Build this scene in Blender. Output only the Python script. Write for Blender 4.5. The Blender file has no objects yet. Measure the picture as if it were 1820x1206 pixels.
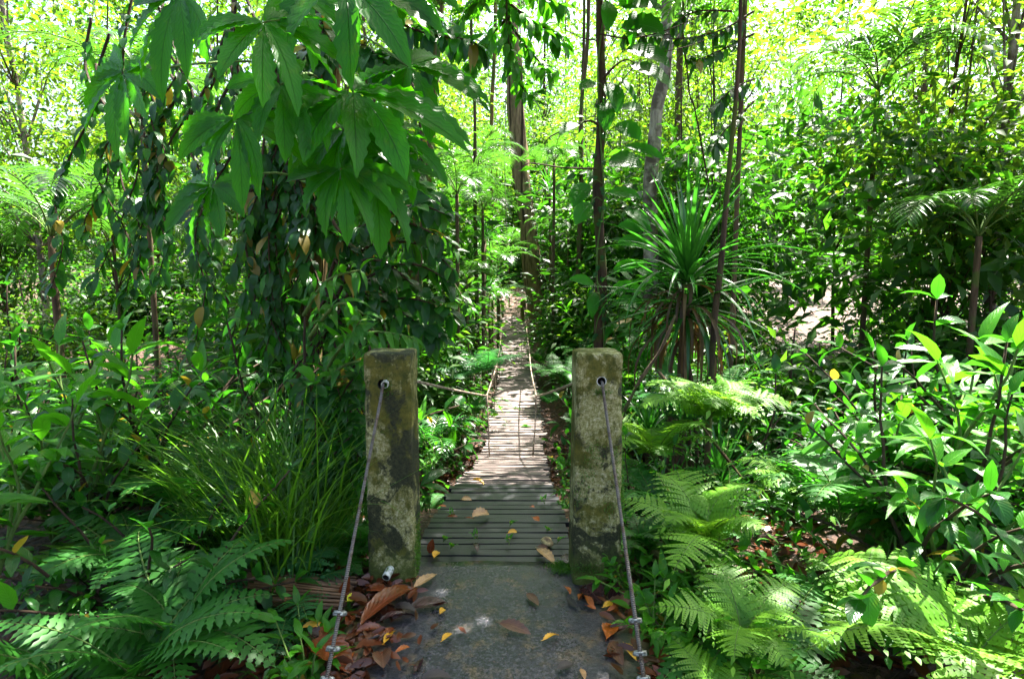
import bpy, math, random
import numpy as np
from mathutils import Vector, Matrix, noise as mnoise
R = math.radians
rnd = random.Random(7)
scene = bpy.context.scene
COL = scene.collection

# ------------------------------------------------------------------ camera, sky, sun, exposure
PITCH = 6.0
F = 1025.0                      # focal length in photo pixels (1820 wide)
CAMZ = 1.5
cam_d = bpy.data.cameras.new("camera"); cam = bpy.data.objects.new("camera", cam_d); COL.objects.link(cam)
cam.location = (0, 0, CAMZ); cam.rotation_euler = (R(90 - PITCH), 0, 0)
cam_d.sensor_width = 36; cam_d.lens = 36 * F / 1820; cam_d.clip_start = 0.05; cam_d.clip_end = 500
scene.camera = cam
SUN_EL, SUN_AZ = 65.0, 36.0     # azimuth clockwise from +Y towards +X
w = bpy.data.worlds.new("World"); scene.world = w; w.use_nodes = True
nt = w.node_tree; nt.nodes.clear()
sky = nt.nodes.new("ShaderNodeTexSky"); sky.sky_type = 'NISHITA'; sky.sun_disc = False
sky.sun_elevation = R(SUN_EL); sky.sun_rotation = R(SUN_AZ); sky.dust_density = 5.0; sky.air_density = 1.0; sky.ozone_density = 1.0
bg = nt.nodes.new("ShaderNodeBackground"); bg.inputs[1].default_value = 0.075
wo = nt.nodes.new("ShaderNodeOutputWorld")
nt.links.new(sky.outputs[0], bg.inputs[0]); nt.links.new(bg.outputs[0], wo.inputs[0])
sun_d = bpy.data.lights.new("sun", 'SUN'); sun_d.energy = 5.0; sun_d.angle = R(0.5); sun_d.color = (1.0, 0.95, 0.86)
sun = bpy.data.objects.new("sun", sun_d); COL.objects.link(sun)
SV = Vector((math.sin(R(SUN_AZ)) * math.cos(R(SUN_EL)), math.cos(R(SUN_AZ)) * math.cos(R(SUN_EL)), math.sin(R(SUN_EL))))
sun.rotation_euler = SV.to_track_quat('Z', 'Y').to_euler()
scene.view_settings.view_transform = 'Standard'; scene.view_settings.look = 'None'
scene.view_settings.gamma = 1.0; scene.view_settings.exposure = 3.1
try:
    scene.cycles.max_bounces = 8; scene.cycles.diffuse_bounces = 4; scene.cycles.transmission_bounces = 6
    scene.cycles.sample_clamp_indirect = 6
except Exception: pass

_c, _s = math.cos(R(PITCH)), math.sin(R(PITCH))
def P(u, v, Y):
    """world point that the photo shows at pixel (u, v) when it stands Y metres in front"""
    x = (u - 910) / F; y = (603 - v) / F
    d = Vector((x, _c + y * _s, -_s + y * _c)); return Vector((0, 0, CAMZ)) + d * (Y / d.y)
def PZ(u, v, z):
    x = (u - 910) / F; y = (603 - v) / F
    d = Vector((x, _c + y * _s, -_s + y * _c)); return Vector((0, 0, CAMZ)) + d * ((z - CAMZ) / d.z)
def lerp_tab(tab, t):
    if t <= tab[0][0]: return tab[0][1]
    for (a, b), (c, d) in zip(tab, tab[1:]):
        if t <= c: return b + (d - b) * (t - a) / (c - a)
    return tab[-1][1]

# ------------------------------------------------------------------ materials
class NT:
    def __init__(s, name):
        s.m = bpy.data.materials.new(name); s.m.use_nodes = True; s.t = s.m.node_tree; s.t.nodes.clear()
        s.out = s.n("OutputMaterial"); s.b = s.n("BsdfPrincipled"); s.l(s.b.outputs[0], s.out.inputs[0])
    def n(s, k, **kw):
        o = s.t.nodes.new("ShaderNode" + k)
        for a, b in kw.items(): setattr(o, a, b)
        return o
    def l(s, a, b): s.t.links.new(a, b)
    def coord(s, kind="Object", scale=(1, 1, 1), loc=(0, 0, 0)):
        c = s.n("TexCoord"); m = s.n("Mapping"); m.inputs['Scale'].default_value = scale; m.inputs['Location'].default_value = loc
        s.l(c.outputs[kind], m.inputs[0]); return m.outputs[0]
    def world(s, scale=(1, 1, 1)):
        c = s.n("NewGeometry"); m = s.n("Mapping"); m.inputs['Scale'].default_value = scale
        s.l(c.outputs['Position'], m.inputs[0]); return m.outputs[0]
    def noise(s, v, scale, detail=4, rough=.6, dist=0):
        o = s.n("TexNoise"); o.inputs['Scale'].default_value = scale; o.inputs['Detail'].default_value = detail
        o.inputs['Roughness'].default_value = rough; o.inputs['Distortion'].default_value = dist
        if v: s.l(v, o.inputs['Vector'])
        return o.outputs[0]
    def voro(s, v, scale, out='Distance', feature='F1'):
        o = s.n("TexVoronoi"); o.inputs['Scale'].default_value = scale; o.feature = feature
        if v: s.l(v, o.inputs['Vector'])
        return o.outputs[out]
    def ramp(s, f, stops, interp='LINEAR'):
        o = s.n("ValToRGB"); cr = o.color_ramp; cr.interpolation = interp
        while len(cr.elements) < len(stops): cr.elements.new(.5)
        for e, (p, c) in zip(cr.elements, stops):
            e.position = p; e.color = (c, c, c, 1) if isinstance(c, (int, float)) else (*c, 1)
        s.l(f, o.inputs[0]); return o.outputs[0]
    def mix(s, f, a, b, mode='MIX'):
        o = s.n("Mix"); o.data_type = 'RGBA'; o.blend_type = mode
        for x, i in ((f, 0), (a, 6), (b, 7)):
            if isinstance(x, (int, float)): o.inputs[i].default_value = x
            elif isinstance(x, tuple): o.inputs[i].default_value = (*x, 1)
            else: s.l(x, o.inputs[i])
        return o.outputs[2]
    def math(s, op, a, b=0.0, clamp=False):
        o = s.n("Math"); o.operation = op; o.use_clamp = clamp
        for x, i in ((a, 0), (b, 1)):
            if isinstance(x, (int, float)): o.inputs[i].default_value = x
            else: s.l(x, o.inputs[i])
        return o.outputs[0]
    def bump(s, h, strength=.5, dist=.01):
        o = s.n("Bump"); o.inputs['Strength'].default_value = strength; o.inputs['Distance'].default_value = dist
        s.l(h, o.inputs['Height']); s.l(o.outputs[0], s.b.inputs['Normal']); return o.outputs[0]
    def set(s, **kw):
        for k, v in kw.items():
            k = {'color': 'Base Color', 'rough': 'Roughness', 'spec': 'Specular IOR Level', 'metal': 'Metallic'}[k]
            if isinstance(v, (int, float)): s.b.inputs[k].default_value = v
            elif isinstance(v, tuple): s.b.inputs[k].default_value = (*v, 1)
            else: s.l(v, s.b.inputs[k])
        return s

def leaf_mat(name, a, b, tr, rough=.42, transl=.42, veins=0, spots=True, spec=.36, vdark=False):
    a, b = (a[0] * .8, a[1] * .68, a[2] * .5), (b[0] * .8, b[1] * .68, b[2] * .5); tr = (tr[0] * .75, tr[1] * .72, tr[2] * .5)
    t = NT(name)
    at = t.n("Attribute"); at.attribute_name = "rnd"
    oi = t.n("ObjectInfo")
    f = t.math('ADD', t.math('MULTIPLY', at.outputs['Fac'], .8), t.math('MULTIPLY', oi.outputs['Random'], .25), True)
    col = t.ramp(f, [(0, a), (.8, b), (1, tuple(min(1, x * 1.25) for x in b))])
    trc = t.ramp(f, [(0, tuple(x * .7 for x in tr)), (1, tr)])
    if spots:
        n = t.noise(t.world(), 9, 3)
        col = t.mix(t.ramp(n, [(.35, .55), (.65, 0.)]), col, tuple(x * .6 for x in a))
    if veins:
        uv = t.n("UVMap"); sp = t.n("SeparateXYZ"); t.l(uv.outputs[0], sp.inputs[0])
        au = t.math('ABSOLUTE', t.math('SUBTRACT', sp.outputs[0], .5))
        k = t.math('SUBTRACT', t.math('MULTIPLY', sp.outputs[1], veins), t.math('MULTIPLY', au, veins * .55))
        fr = t.math('ABSOLUTE', t.math('SUBTRACT', t.math('FRACT', k), .5))
        side = t.ramp(fr, [(.0, 1.), (.12, 0.)])
        mid = t.ramp(au, [(.0, 1.), (.035, 0.)])
        vv = t.math('MAXIMUM', t.math('MULTIPLY', side, .55), mid)
        yn = t.noise(t.world(), 14, 5, .75); col = t.mix(t.ramp(yn, [(.56, 0.), (.68, .7)]), col, (b[0] * 3 + .02, b[1] * 1.15, b[2]))
        col = t.mix(t.math('MULTIPLY', vv, .65), col, tuple(x * .5 for x in a) if vdark else tuple(min(1, x * 2.2 + .02) for x in b))
        trc = t.mix(t.math('MULTIPLY', vv, .9), trc, tuple(x * .35 for x in tr))
        hb = t.math('SUBTRACT', t.math('MULTIPLY', fr, 1.0), mid)
        nb = t.bump(hb, .5, .004)
    t.set(color=col, rough=rough, spec=spec)
    ts = t.n("BsdfTranslucent"); t.l(trc, ts.inputs[0])
    mx = t.n("MixShader"); mx.inputs[0].default_value = transl
    t.l(t.b.outputs[0], mx.inputs[1]); t.l(ts.outputs[0], mx.inputs[2]); t.l(mx.outputs[0], t.out.inputs[0])
    return t.m

M = {}
M['bg_leaf']   = leaf_mat('background leaf', (.016, .07, .008), (.045, .15, .012), (.17, .46, .03), .5, .5)
M['bg_yel']    = leaf_mat('yellow green leaf', (.03, .10, .008), (.09, .19, .015), (.27, .55, .03), .5, .5)
M['bg_dark']   = leaf_mat('deep green leaf', (.010, .055, .007), (.03, .13, .012), (.08, .36, .02), .42, .4)
M['shrub']     = leaf_mat('shrub leaf', (.006, .05, .010), (.020, .125, .020), (.07, .42, .02), .3, .42, veins=9, spec=.3)
M['bright']    = leaf_mat('fresh green leaf', (.018, .15, .008), (.06, .30, .012), (.14, .64, .02), .36, .42, veins=9)
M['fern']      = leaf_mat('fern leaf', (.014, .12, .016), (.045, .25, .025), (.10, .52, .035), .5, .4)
M['fern_lit']  = leaf_mat('sunlit fern leaf', (.065, .26, .02), (.17, .46, .03), (.36, .80, .05), .5, .42)  # paler copy of the fern leaf, sunlight put into its colour
M['fern_blue'] = leaf_mat('bluish fern leaf', (.015, .11, .04), (.045, .20, .07), (.07, .38, .08), .38, .35)
M['palm']      = leaf_mat('palm leaf', (.018, .09, .018), (.05, .19, .035), (.14, .46, .05), .3, .35)
M['pandan']    = leaf_mat('strap leaf', (.010, .08, .018), (.03, .17, .03), (.08, .44, .04), .26, .3)
M['palmate']   = leaf_mat('lobed leaf', (.008, .09, .002), (.026, .20, .004), (.14, .80, .01), .34, .5, veins=11, spec=.25, vdark=True)
M['arum']      = leaf_mat('large smooth leaf', (.010, .10, .010), (.03, .20, .016), (.09, .60, .012), .4, .48, veins=13, spec=.22)
M['grass']     = leaf_mat('grass blade', (.02, .12, .008), (.08, .25, .018), (.18, .50, .03), .4, .4)
M['dead']      = leaf_mat('dead leaf', (.03, .018, .008), (.22, .14, .07), (.25, .14, .05), .5, .2)
M['sick']      = leaf_mat('yellowing leaf', (.10, .12, .01), (.34, .28, .03), (.6, .5, .05), .45, .4)
M['shrub_far'] = leaf_mat('broad green leaf', (.016, .08, .008), (.05, .20, .015), (.12, .50, .02), .34, .45)
M['litter']    = leaf_mat('litter leaf', (.045, .016, .009), (.17, .055, .025), (.2, .07, .02), .32, .12)

def simple_leaf(name, c, rough=.35, tr=.2):
    t = NT(name)
    n = t.noise(t.coord('Object'), 40, 4)
    col = t.mix(t.ramp(n, [(.42, 0.), (.7, .75)]), c, tuple(x * .35 for x in c))
    uv = t.n("UVMap"); sp = t.n("SeparateXYZ"); t.l(uv.outputs[0], sp.inputs[0])
    au = t.math('ABSOLUTE', t.math('SUBTRACT', sp.outputs[0], .5))
    k = t.math('SUBTRACT', t.math('MULTIPLY', sp.outputs[1], 9), t.math('MULTIPLY', au, 5))
    fr = t.math('ABSOLUTE', t.math('SUBTRACT', t.math('FRACT', k), .5))
    vv = t.math('MAXIMUM', t.math('MULTIPLY', t.ramp(fr, [(.0, 1.), (.1, 0.)]), .5), t.ramp(au, [(0., 1.), (.05, 0.)]))
    col = t.mix(t.math('MULTIPLY', vv, .5), col, tuple(min(1, x * 1.7 + .03) for x in c))
    t.bump(fr, .4, .003); t.set(color=col, rough=rough)
    ts = t.n("BsdfTranslucent"); t.l(col, ts.inputs[0]); mx = t.n("MixShader"); mx.inputs[0].default_value = tr
    t.l(t.b.outputs[0], mx.inputs[1]); t.l(ts.outputs[0], mx.inputs[2]); t.l(mx.outputs[0], t.out.inputs[0])
    return t.m
M['f_yellow'] = simple_leaf('yellow fallen leaf', (.60, .31, .012))
M['f_orange'] = simple_leaf('orange fallen leaf', (.36, .09, .008))
M['f_rust']   = simple_leaf('rust fallen leaf', (.15, .036, .010), .22)
M['f_brown']  = simple_leaf('brown fallen leaf', (.11, .045, .02))
M['f_purple'] = simple_leaf('purple brown fallen leaf', (.042, .016, .016), .22)
M['f_dark']   = simple_leaf('blackened fallen leaf', (.02, .014, .012), .5)
M['f_tan']    = simple_leaf('tan fallen leaf', (.38, .22, .09))
M['f_lime']   = simple_leaf('yellow green fallen leaf', (.45, .45, .02))

def bark(name, a, b, sc=1.0, moss=None, mossamt=.5):
    t = NT(name); v = t.world((14 * sc, 14 * sc, 2.2 * sc))
    n = t.noise(v, 1.6, 6, .7); n2 = t.noise(t.world(), 3.1, 4)
    col = t.ramp(n, [(.3, a), (.7, b)])
    if moss: col = t.mix(t.ramp(n2, [(.62 - mossamt * .35, 0.), (.72 - mossamt * .3, 1.)]), col, moss)
    t.bump(n, .9, .03); t.set(color=col, rough=.85, spec=.25); return t.m
M['bark_dark']  = bark('dark mossy bark', (.018, .011, .008), (.10, .06, .035), 1, (.06, .075, .012), .35)
M['bark_brown'] = bark('brown bark', (.028, .017, .010), (.15, .095, .055), 1, (.07, .10, .02), .3)
M['bark_mid'] = bark('lit grey brown bark', (.045, .028, .016), (.34, .22, .13), .8, (.09, .12, .03), .22)
M['bark_gold']  = bark('fibrous bark', (.018, .011, .005), (.26, .17, .06), 1.2, (.05, .08, .012), .45)
M['bark_pale']  = bark('pale blotched bark', (.16, .12, .10), (.50, .44, .38), .8, (.10, .075, .06), .55)
M['stem']       = bark('green stem', (.05, .10, .02), (.12, .20, .04), 1)
M['stem_dark']  = bark('dark twig', (.02, .012, .008), (.07, .045, .025), 1)
M['post_far']   = bark('mossy timber', (.06, .045, .02), (.28, .20, .09), .8, (.10, .12, .02), .4)

# concrete
def concrete(name, thr, seed):
    t = NT(name); v = t.coord('Object', loc=(seed, seed * .7, seed * .3))
    big = t.noise(v, 4.2, 6, .7, .4); fine = t.noise(v, 55, 8, .85); med = t.noise(v, 15, 9, .8)
    vs = t.noise(t.coord('Object', (26, 26, 2.2), (seed, 0, 0)), 1, 4)
    pale = t.ramp(fine, [(.38, (.10, .105, .03)), (.5, (.28, .275, .10)), (.62, (.52, .50, .32))])
    olive = t.mix(t.ramp(med, [(.35, 0.), (.65, 1.)]), (.03, .045, .006), (.15, .135, .018))
    dark = t.mix(t.ramp(fine, [(.4, 0.), (.62, 1.)]), (.012, .017, .008), (.05, .055, .02))
    m1 = t.math('ADD', t.math('MULTIPLY', big, .55), t.math('ADD', t.math('MULTIPLY', med, .3), t.math('MULTIPLY', vs, .15)))
    c = t.mix(t.ramp(m1, [(thr - .05, 0.), (thr - .0, 1.)]), olive, pale); c = t.mix(t.ramp(t.noise(v, 30, 8, .85), [(.52, 0.), (.60, .75)]), c, olive)
    n3 = t.math('ADD', t.math('MULTIPLY', t.noise(v, 5.5, 5, .65, .6), .7), t.math('MULTIPLY', med, .3))
    sep = t.n("SeparateXYZ"); t.l(t.coord('Object'), sep.inputs[0])
    low = t.math('MULTIPLY', t.math('SUBTRACT', .75, sep.outputs[2]), .10)
    n4 = t.math('ADD', n3, low)
    c = t.mix(t.ramp(n4, [(1.05 - thr, 0.), (1.10 - thr, 1.)]), c, dark)
    # green moss creeping from the foot
    mo = t.math('ADD', t.math('MULTIPLY', t.math('SUBTRACT', .28, sep.outputs[2]), 1.0), t.math('MULTIPLY', med, .5))
    c = t.mix(t.ramp(mo, [(.34, 0.), (.48, .8)]), c, t.mix(fine, (.03, .05, .008), (.10, .13, .015)))
    h = t.math('ADD', t.math('MULTIPLY', med, .6), t.math('MULTIPLY', fine, .5))
    t.bump(h, 1., .02); t.set(color=c, rough=.8, spec=.25); return t.m
M['conc_left'] = concrete('dark stained concrete', .535, 3.1)
M['conc_right'] = concrete('lichen covered concrete', .515, 11.7)

t = NT('wet slab concrete'); v = t.world()
big = t.noise(v, 2.2, 4, .6, .5); med = t.noise(v, 9, 5, .7); fine = t.noise(v, 70, 5, .8); sp_ = t.voro(v, 60)
c = t.ramp(fine, [(.38, (.005, .005, .008)), (.5, (.016, .017, .026)), (.66, (.075, .07, .075))])  # bluish base tint stands in for sky reflected on the wet concrete
c = t.mix(t.ramp(med, [(.52, 0.), (.66, .7)]), c, t.ramp(fine, [(.38, (.03, .02, .01)), (.62, (.15, .10, .045))]))
sx = t.n("SeparateXYZ"); t.l(v, sx.inputs[0])
edge = t.math('ADD', t.math('ABSOLUTE', t.math('ADD', sx.outputs[0], .06)), t.math('MULTIPLY', big, .35))
c = t.mix(t.ramp(edge, [(.60, 0.), (.78, .9)]), c, t.mix(t.ramp(med, [(.45, 0.), (.55, 1.)]), (.03, .05, .012), (.20, .15, .06)))
t.bump(t.math('ADD', t.math('MULTIPLY', med, 1.), t.math('MULTIPLY', fine, .4)), .7, .011)
rg = t.ramp(t.math('ADD', t.math('MULTIPLY', edge, .7), t.math('MULTIPLY', fine, .3)), [(.38, .16), (.66, .5)])
t.set(color=c, rough=rg, spec=.5); M['slab'] = t.m

def wood(name, a, b, rough, spec=.4):
    t = NT(name)
    oi = t.n("ObjectInfo")
    v = t.n("NewGeometry"); mp = t.n("Mapping"); mp.inputs['Scale'].default_value = (2.5, 30, 30)
    t.l(v.outputs['Position'], mp.inputs[0])
    n = t.noise(mp.outputs[0], 1.8, 6, .7); n2 = t.noise(t.world((1.5, 6, 6)), 2.0, 4)
    col = t.ramp(n, [(.3, a), (.7, b)])
    col = t.mix(t.ramp(n2, [(.5, 0.), (.66, .6)]), col, tuple(x * .45 for x in a))
    col = t.mix(t.math('MULTIPLY', oi.outputs['Random'], .7), col, tuple(x * .5 for x in b))
    t.bump(n, .6, .004); t.set(color=col, rough=rough, spec=spec); return t.m
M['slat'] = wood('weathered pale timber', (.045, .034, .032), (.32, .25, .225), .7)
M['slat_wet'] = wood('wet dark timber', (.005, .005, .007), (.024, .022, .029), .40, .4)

t = NT('steel rope'); uv = t.n("UVMap"); wv = t.n("TexWave"); wv.inputs['Scale'].default_value = 1.0
mp = t.n("Mapping"); mp.inputs['Rotation'].default_value = (0, 0, R(45)); t.l(uv.outputs[0], mp.inputs[0]); t.l(mp.outputs[0], wv.inputs[0])
n = t.noise(t.world(), 25, 3)
c = t.mix(t.ramp(n, [(.45, 0.), (.62, 1.)]), (.15, .14, .125), (.09, .062, .042))
c = t.mix(t.ramp(wv.outputs[0], [(.0, .7), (.4, 0.)]), c, (.05, .045, .04))
t.bump(wv.outputs[0], .9, .004); t.set(color=c, rough=.5, metal=.25); M['rope'] = t.m
t = NT('rusty rope'); n = t.noise(t.world(), 30, 3)
t.set(color=t.ramp(n, [(.35, (.10, .06, .04)), (.7, (.36, .29, .22))]), rough=.6); M['rope_thin'] = t.m
t = NT('galvanised clamp'); n = t.noise(t.world(), 60, 4)
t.set(color=t.ramp(n, [(.35, (.12, .13, .11)), (.65, (.38, .40, .36))]), rough=.45, metal=.5); M['clamp'] = t.m
t = NT('plastic pipe'); n = t.noise(t.world(), 45, 4)
t.set(color=t.ramp(n, [(.38, (.10, .14, .05)), (.55, (.50, .52, .46))]), rough=.4); M['pipe'] = t.m
t = NT('pipe inside'); t.set(color=(.008, .008, .006), rough=.9); M['hole'] = t.m  # near-black colour paints the shade inside pipes and rope holes; berries share it
t = NT('moss'); n = t.noise(t.world(), 60, 5, .8)
t.bump(n, 1, .02); t.set(color=t.ramp(n, [(.35, (.012, .03, .004)), (.65, (.10, .17, .015))]), rough=.95, spec=.1); M['moss'] = t.m
t = NT('small rock'); n = t.noise(t.world(), 30, 5)
t.bump(n, .8, .01); t.set(color=t.ramp(n, [(.4, (.10, .07, .04)), (.6, (.34, .28, .12))]), rough=.9); M['rock'] = t.m
# forest floor: rotting leaves
def soil(name, d, l, s1=22):
    t = NT(name); v = t.world(); wn = t.noise(v, 5, 3); 
    o = t.n("TexVoronoi"); o.inputs['Scale'].default_value = s1; t.l(v, o.inputs['Vector'])
    sepc = t.n("SeparateColor"); t.l(o.outputs['Color'], sepc.inputs[0])
    c = t.ramp(sepc.outputs[0], [(0., d), (.45, tuple((x + y) / 2 for x, y in zip(d, l))), (.8, l), (1., tuple(min(1, x * 1.7) for x in l))])
    n = t.noise(v, 40, 5, .7); c = t.mix(t.ramp(n, [(.35, .8), (.6, 0.)]), c, tuple(x * .3 for x in d))
    c = t.mix(t.ramp(wn, [(.55, 0.), (.7, .6)]), c, (.025, .022, .012))
    h = t.math('ADD', t.math('MULTIPLY', o.outputs['Distance'], 1.2), n); t.bump(h, .9, .03)
    t.set(color=c, rough=.6, spec=.35); return t.m
M['soil'] = soil('forest floor', (.03, .016, .01), (.12, .055, .03))
M['path'] = soil('leaf strewn path', (.07, .04, .028), (.28, .17, .125), 14)

# ------------------------------------------------------------------ object helpers
def link(o): COL.objects.link(o); return o
THINGS = []
def tag(o, label, cat, group=None, kind=None):
    if label: o['label'] = label
    if cat: o['category'] = cat
    if group: o['group'] = group
    if kind: o['kind'] = kind
    else: THINGS.append(o)
    return o
def thing(name, label, cat, loc=(0, 0, 0), rz=0, group=None, scale=1):
    o = link(bpy.data.objects.new(name, None)); o.empty_display_size = .2
    o.location = loc; o.rotation_euler = (0, 0, rz); o.scale = (scale,) * 3
    return tag(o, label, cat, group)
def inst(name, mesh, parent=None, mw=None):
    o = link(bpy.data.objects.new(name, mesh))
    if parent: o.parent = parent
    if mw is not None: o.matrix_local = mw
    return o
class MB:
    def __init__(s): s.v = []; s.f = []; s.mi = []; s.r = []; s.uv = []; s.o = Vector((0, 0, 0))
    def add(s, vs, fs, mi=0, r=0., uvs=None):
        b = len(s.v); s.v.extend([tuple(x) for x in vs])
        for f in fs:
            s.f.append([b + i for i in f]); s.mi.append(mi); s.r.append(r)
            for i in f: s.uv.append(uvs[i] if uvs else (0.5, 0.3))
    def mesh(s, name, mats, smooth=True):
        m = bpy.data.meshes.new(name); m.from_pydata(s.v, [], s.f)
        for x in mats: m.materials.append(x)
        m.polygons.foreach_set('material_index', s.mi)
        m.polygons.foreach_set('use_smooth', [smooth] * len(s.f))
        a = m.attributes.new('rnd', 'FLOAT', 'FACE'); a.data.foreach_set('value', s.r)
        u = m.uv_layers.new(name='UVMap'); u.data.foreach_set('uv', [c for p in s.uv for c in p])
        m.update(); return m
def tube(mb, pts, rads, n=8, mi=0, rough=0., cap=True, uvk=60, seed=0):
    pts = [Vector(p) for p in pts]; vs = []; fs = []; uvs = []; L = 0
    for i, p in enumerate(pts):
        d = (pts[min(i + 1, len(pts) - 1)] - pts[max(i - 1, 0)]).normalized()
        a = Vector((1, 0, 0)) if abs(d.x) < .8 else Vector((0, 1, 0))
        e = d.cross(a).normalized(); g = d.cross(e)
        if i: L += (p - pts[i - 1]).length
        for k in range(n + 1):
            an = 2 * math.pi * k / n; dr = e * math.cos(an) + g * math.sin(an)
            rr = rads[i]
            if rough: rr *= 1 + rough * mnoise.noise(Vector((math.cos(an) * 1.5 + seed, math.sin(an) * 1.5, L * 2.2)))* 2
            vs.append(p + dr * rr); uvs.append((k / n, L * uvk))
    m = n + 1
    for i in range(len(pts) - 1):
        for k in range(n): fs.append([i * m + k, (i + 1) * m + k, (i + 1) * m + k + 1, i * m + k + 1])
    if cap: fs.append([(len(pts) - 1) * m + k for k in range(n - 1, -1, -1)]); fs.append([k for k in range(n)])
    mb.add(vs, fs, mi, rnd.random(), uvs)
def smooth_path(pts, k=6):
    pts = [Vector(p) for p in pts]; out = []
    for i in range(len(pts) - 1):
        p0 = pts[max(i - 1, 0)]; p1 = pts[i]; p2 = pts[i + 1]; p3 = pts[min(i + 2, len(pts) - 1)]
        for j in range(k):
            t = j / k
            out.append(.5 * ((2 * p1) + (p2 - p0) * t + (2 * p0 - 5 * p1 + 4 * p2 - p3) * t * t + (3 * p1 - p0 - 3 * p2 + p3) * t ** 3))
    out.append(pts[-1]); return out
def wprof(t, shape):
    if shape == 'oval': return max(0, math.sin(math.pi * t ** .85)) ** .8
    if shape == 'lance': return max(0, math.sin(math.pi * t ** .62)) ** 1.0
    if shape == 'strap': return min(1, .6 + t * 1.5) * (1 - t ** 3)
    if shape == 'heart': return max(0, math.sin(math.pi * t ** .5)) ** .75
    return max(0, math.sin(math.pi * t ** 1.4)) ** .9     # obovate
def leaf(mb, p, d, n, L, W, segs=4, droop=.5, fold=.25, shape='oval', ser=0., mi=0, r=None, twist=0., wave=0.):
    p = Vector(p); d = Vector(d).normalized(); n = Vector(n); n = (n - d * n.dot(d))
    n = n.normalized() if n.length > 1e-4 else Vector((0, 0, 1))
    vs = []; uvs = []; fs = []; st = L / segs; r = rnd.random() if r is None else r
    for i in range(segs + 1):
        t = i / segs; s_ = d.cross(n); w = W / 2 * wprof(t, shape)
        if ser and 0 < i < segs: w *= 1 + ser * (1 if i % 2 else -1)
        w = max(w, W * .015)
        up = n * (fold * w + (wave * W * (1 if i % 2 else -1) if 0 < i < segs else 0))
        vs += [p - s_ * w + up, p.copy(), p + s_ * w + up]; uvs += [(0, t), (.5, t), (1, t)]
        p = p + d * st; g = Vector((0, 0, -1)); ax = d.cross(g)
        if ax.length > .02:
            q = Matrix.Rotation(min(droop / segs, d.angle(g)), 3, ax.normalized()); d = q @ d; n = q @ n
        if twist: n = Matrix.Rotation(twist / segs, 3, d) @ n
    for i in range(segs):
        a = 3 * i; fs += [[a, a + 3, a + 4, a + 1], [a + 1, a + 4, a + 5, a + 2]]
    mb.add(vs, fs, mi, r, uvs); return p
def rdir(el0=-1., el1=1.):
    a = rnd.uniform(0, 2 * math.pi); z = rnd.uniform(el0, el1); q = math.sqrt(max(0, 1 - z * z)); return Vector((q * math.cos(a), q * math.sin(a), z))

# ------------------------------------------------------------------ terrain
HT = [(-8, -.02), (3.9, -.10), (4.35, -.38), (5.2, -1.0), (6.3, -1.25), (8.2, -1.25), (8.9, -1.0), (12, -.72), (14.6, -.35), (16.1, .12), (17.5, .42), (24, .85), (40, 1.7), (90, 3)]
def ground(x, y):
    h = lerp_tab(HT, y)
    bank = min(1, max(0, (abs(x + .0) - .75) / .8))
    if y > 8.2: h += bank * min(.55, (y - 8.2) * 1.1) * max(0, min(1, (17 - y) / 4))
    k = min(1, max(0, (abs(x + .08) - .9) / 2.5))
    if y < 5: h += -.10 * min(1, max(0, (abs(x + .08) - .62) / .3)) + .35 * k * k * max(0, min(1, (5 - y) / 1.5))
    if y >= 4.2 and y < 9: h += k * .25
    a = min(1, max(0.0, (abs(x + .08) - .8) / 1.0)) if y < 19 else .6
    h += a * (.14 * mnoise.noise(Vector((x * .7, y * .7, 0))) + .05 * mnoise.noise(Vector((x * 2.3, y * 2.3, 5))))
    return h
def gz(u, Y): x = (u - 910) / F * Y; return Vector((x, Y, ground(x, Y)))
xs = sorted(set([round(-3 + .06 * i, 3) for i in range(101)] + [s * (3 + .35 * i) for i in range(1, 20) for s in (-1, 1)] + [s * (10 + 3 * i) for i in range(0, 30) for s in (-1, 1)]))
ys = [-12, -8, -5, -3, -2] + [-1.5 + .3 * i for i in range(10)] + [1.6 + .07 * i for i in range(125)] + [10.4 + .2 * i for i in range(50)] + [21 + 2 * i for i in range(10)] + [42 + 6 * i for i in range(12)]
mb = MB(); vs = [Vector((x, y, ground(x, y))) for y in ys for x in xs]; nx = len(xs)
mb.add(vs, [[j * nx + i, j * nx + i + 1, (j + 1) * nx + i + 1, (j + 1) * nx + i] for j in range(len(ys) - 1) for i in range(nx - 1)])
tag(inst('ground', mb.mesh('ground', [M['soil']])), None, None, kind='structure')
# path on the far side
mb = MB(); vs = []; N = 60; K = 10
for j in range(N + 1):
    y = 16.15 + j * .2; cx = lerp_tab([(16, .0), (18, .05), (22, .25), (28, .3)], y); hw = lerp_tab([(16, .42), (17.5, .62), (22, .75), (28, .9)], y)
    for i in range(K + 1):
        x = cx + hw * (2 * i / K - 1); e = 1 - abs(2 * i / K - 1)
        vs.append(Vector((x, y, ground(x, y) + .008 + .03 * min(1, e * 3))))
mb.add(vs, [[j * (K + 1) + i, j * (K + 1) + i + 1, (j + 1) * (K + 1) + i + 1, (j + 1) * (K + 1) + i] for j in range(N) for i in range(K)])
tag(inst('path', mb.mesh('path', [M['path']])), None, None, kind='structure')
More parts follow.
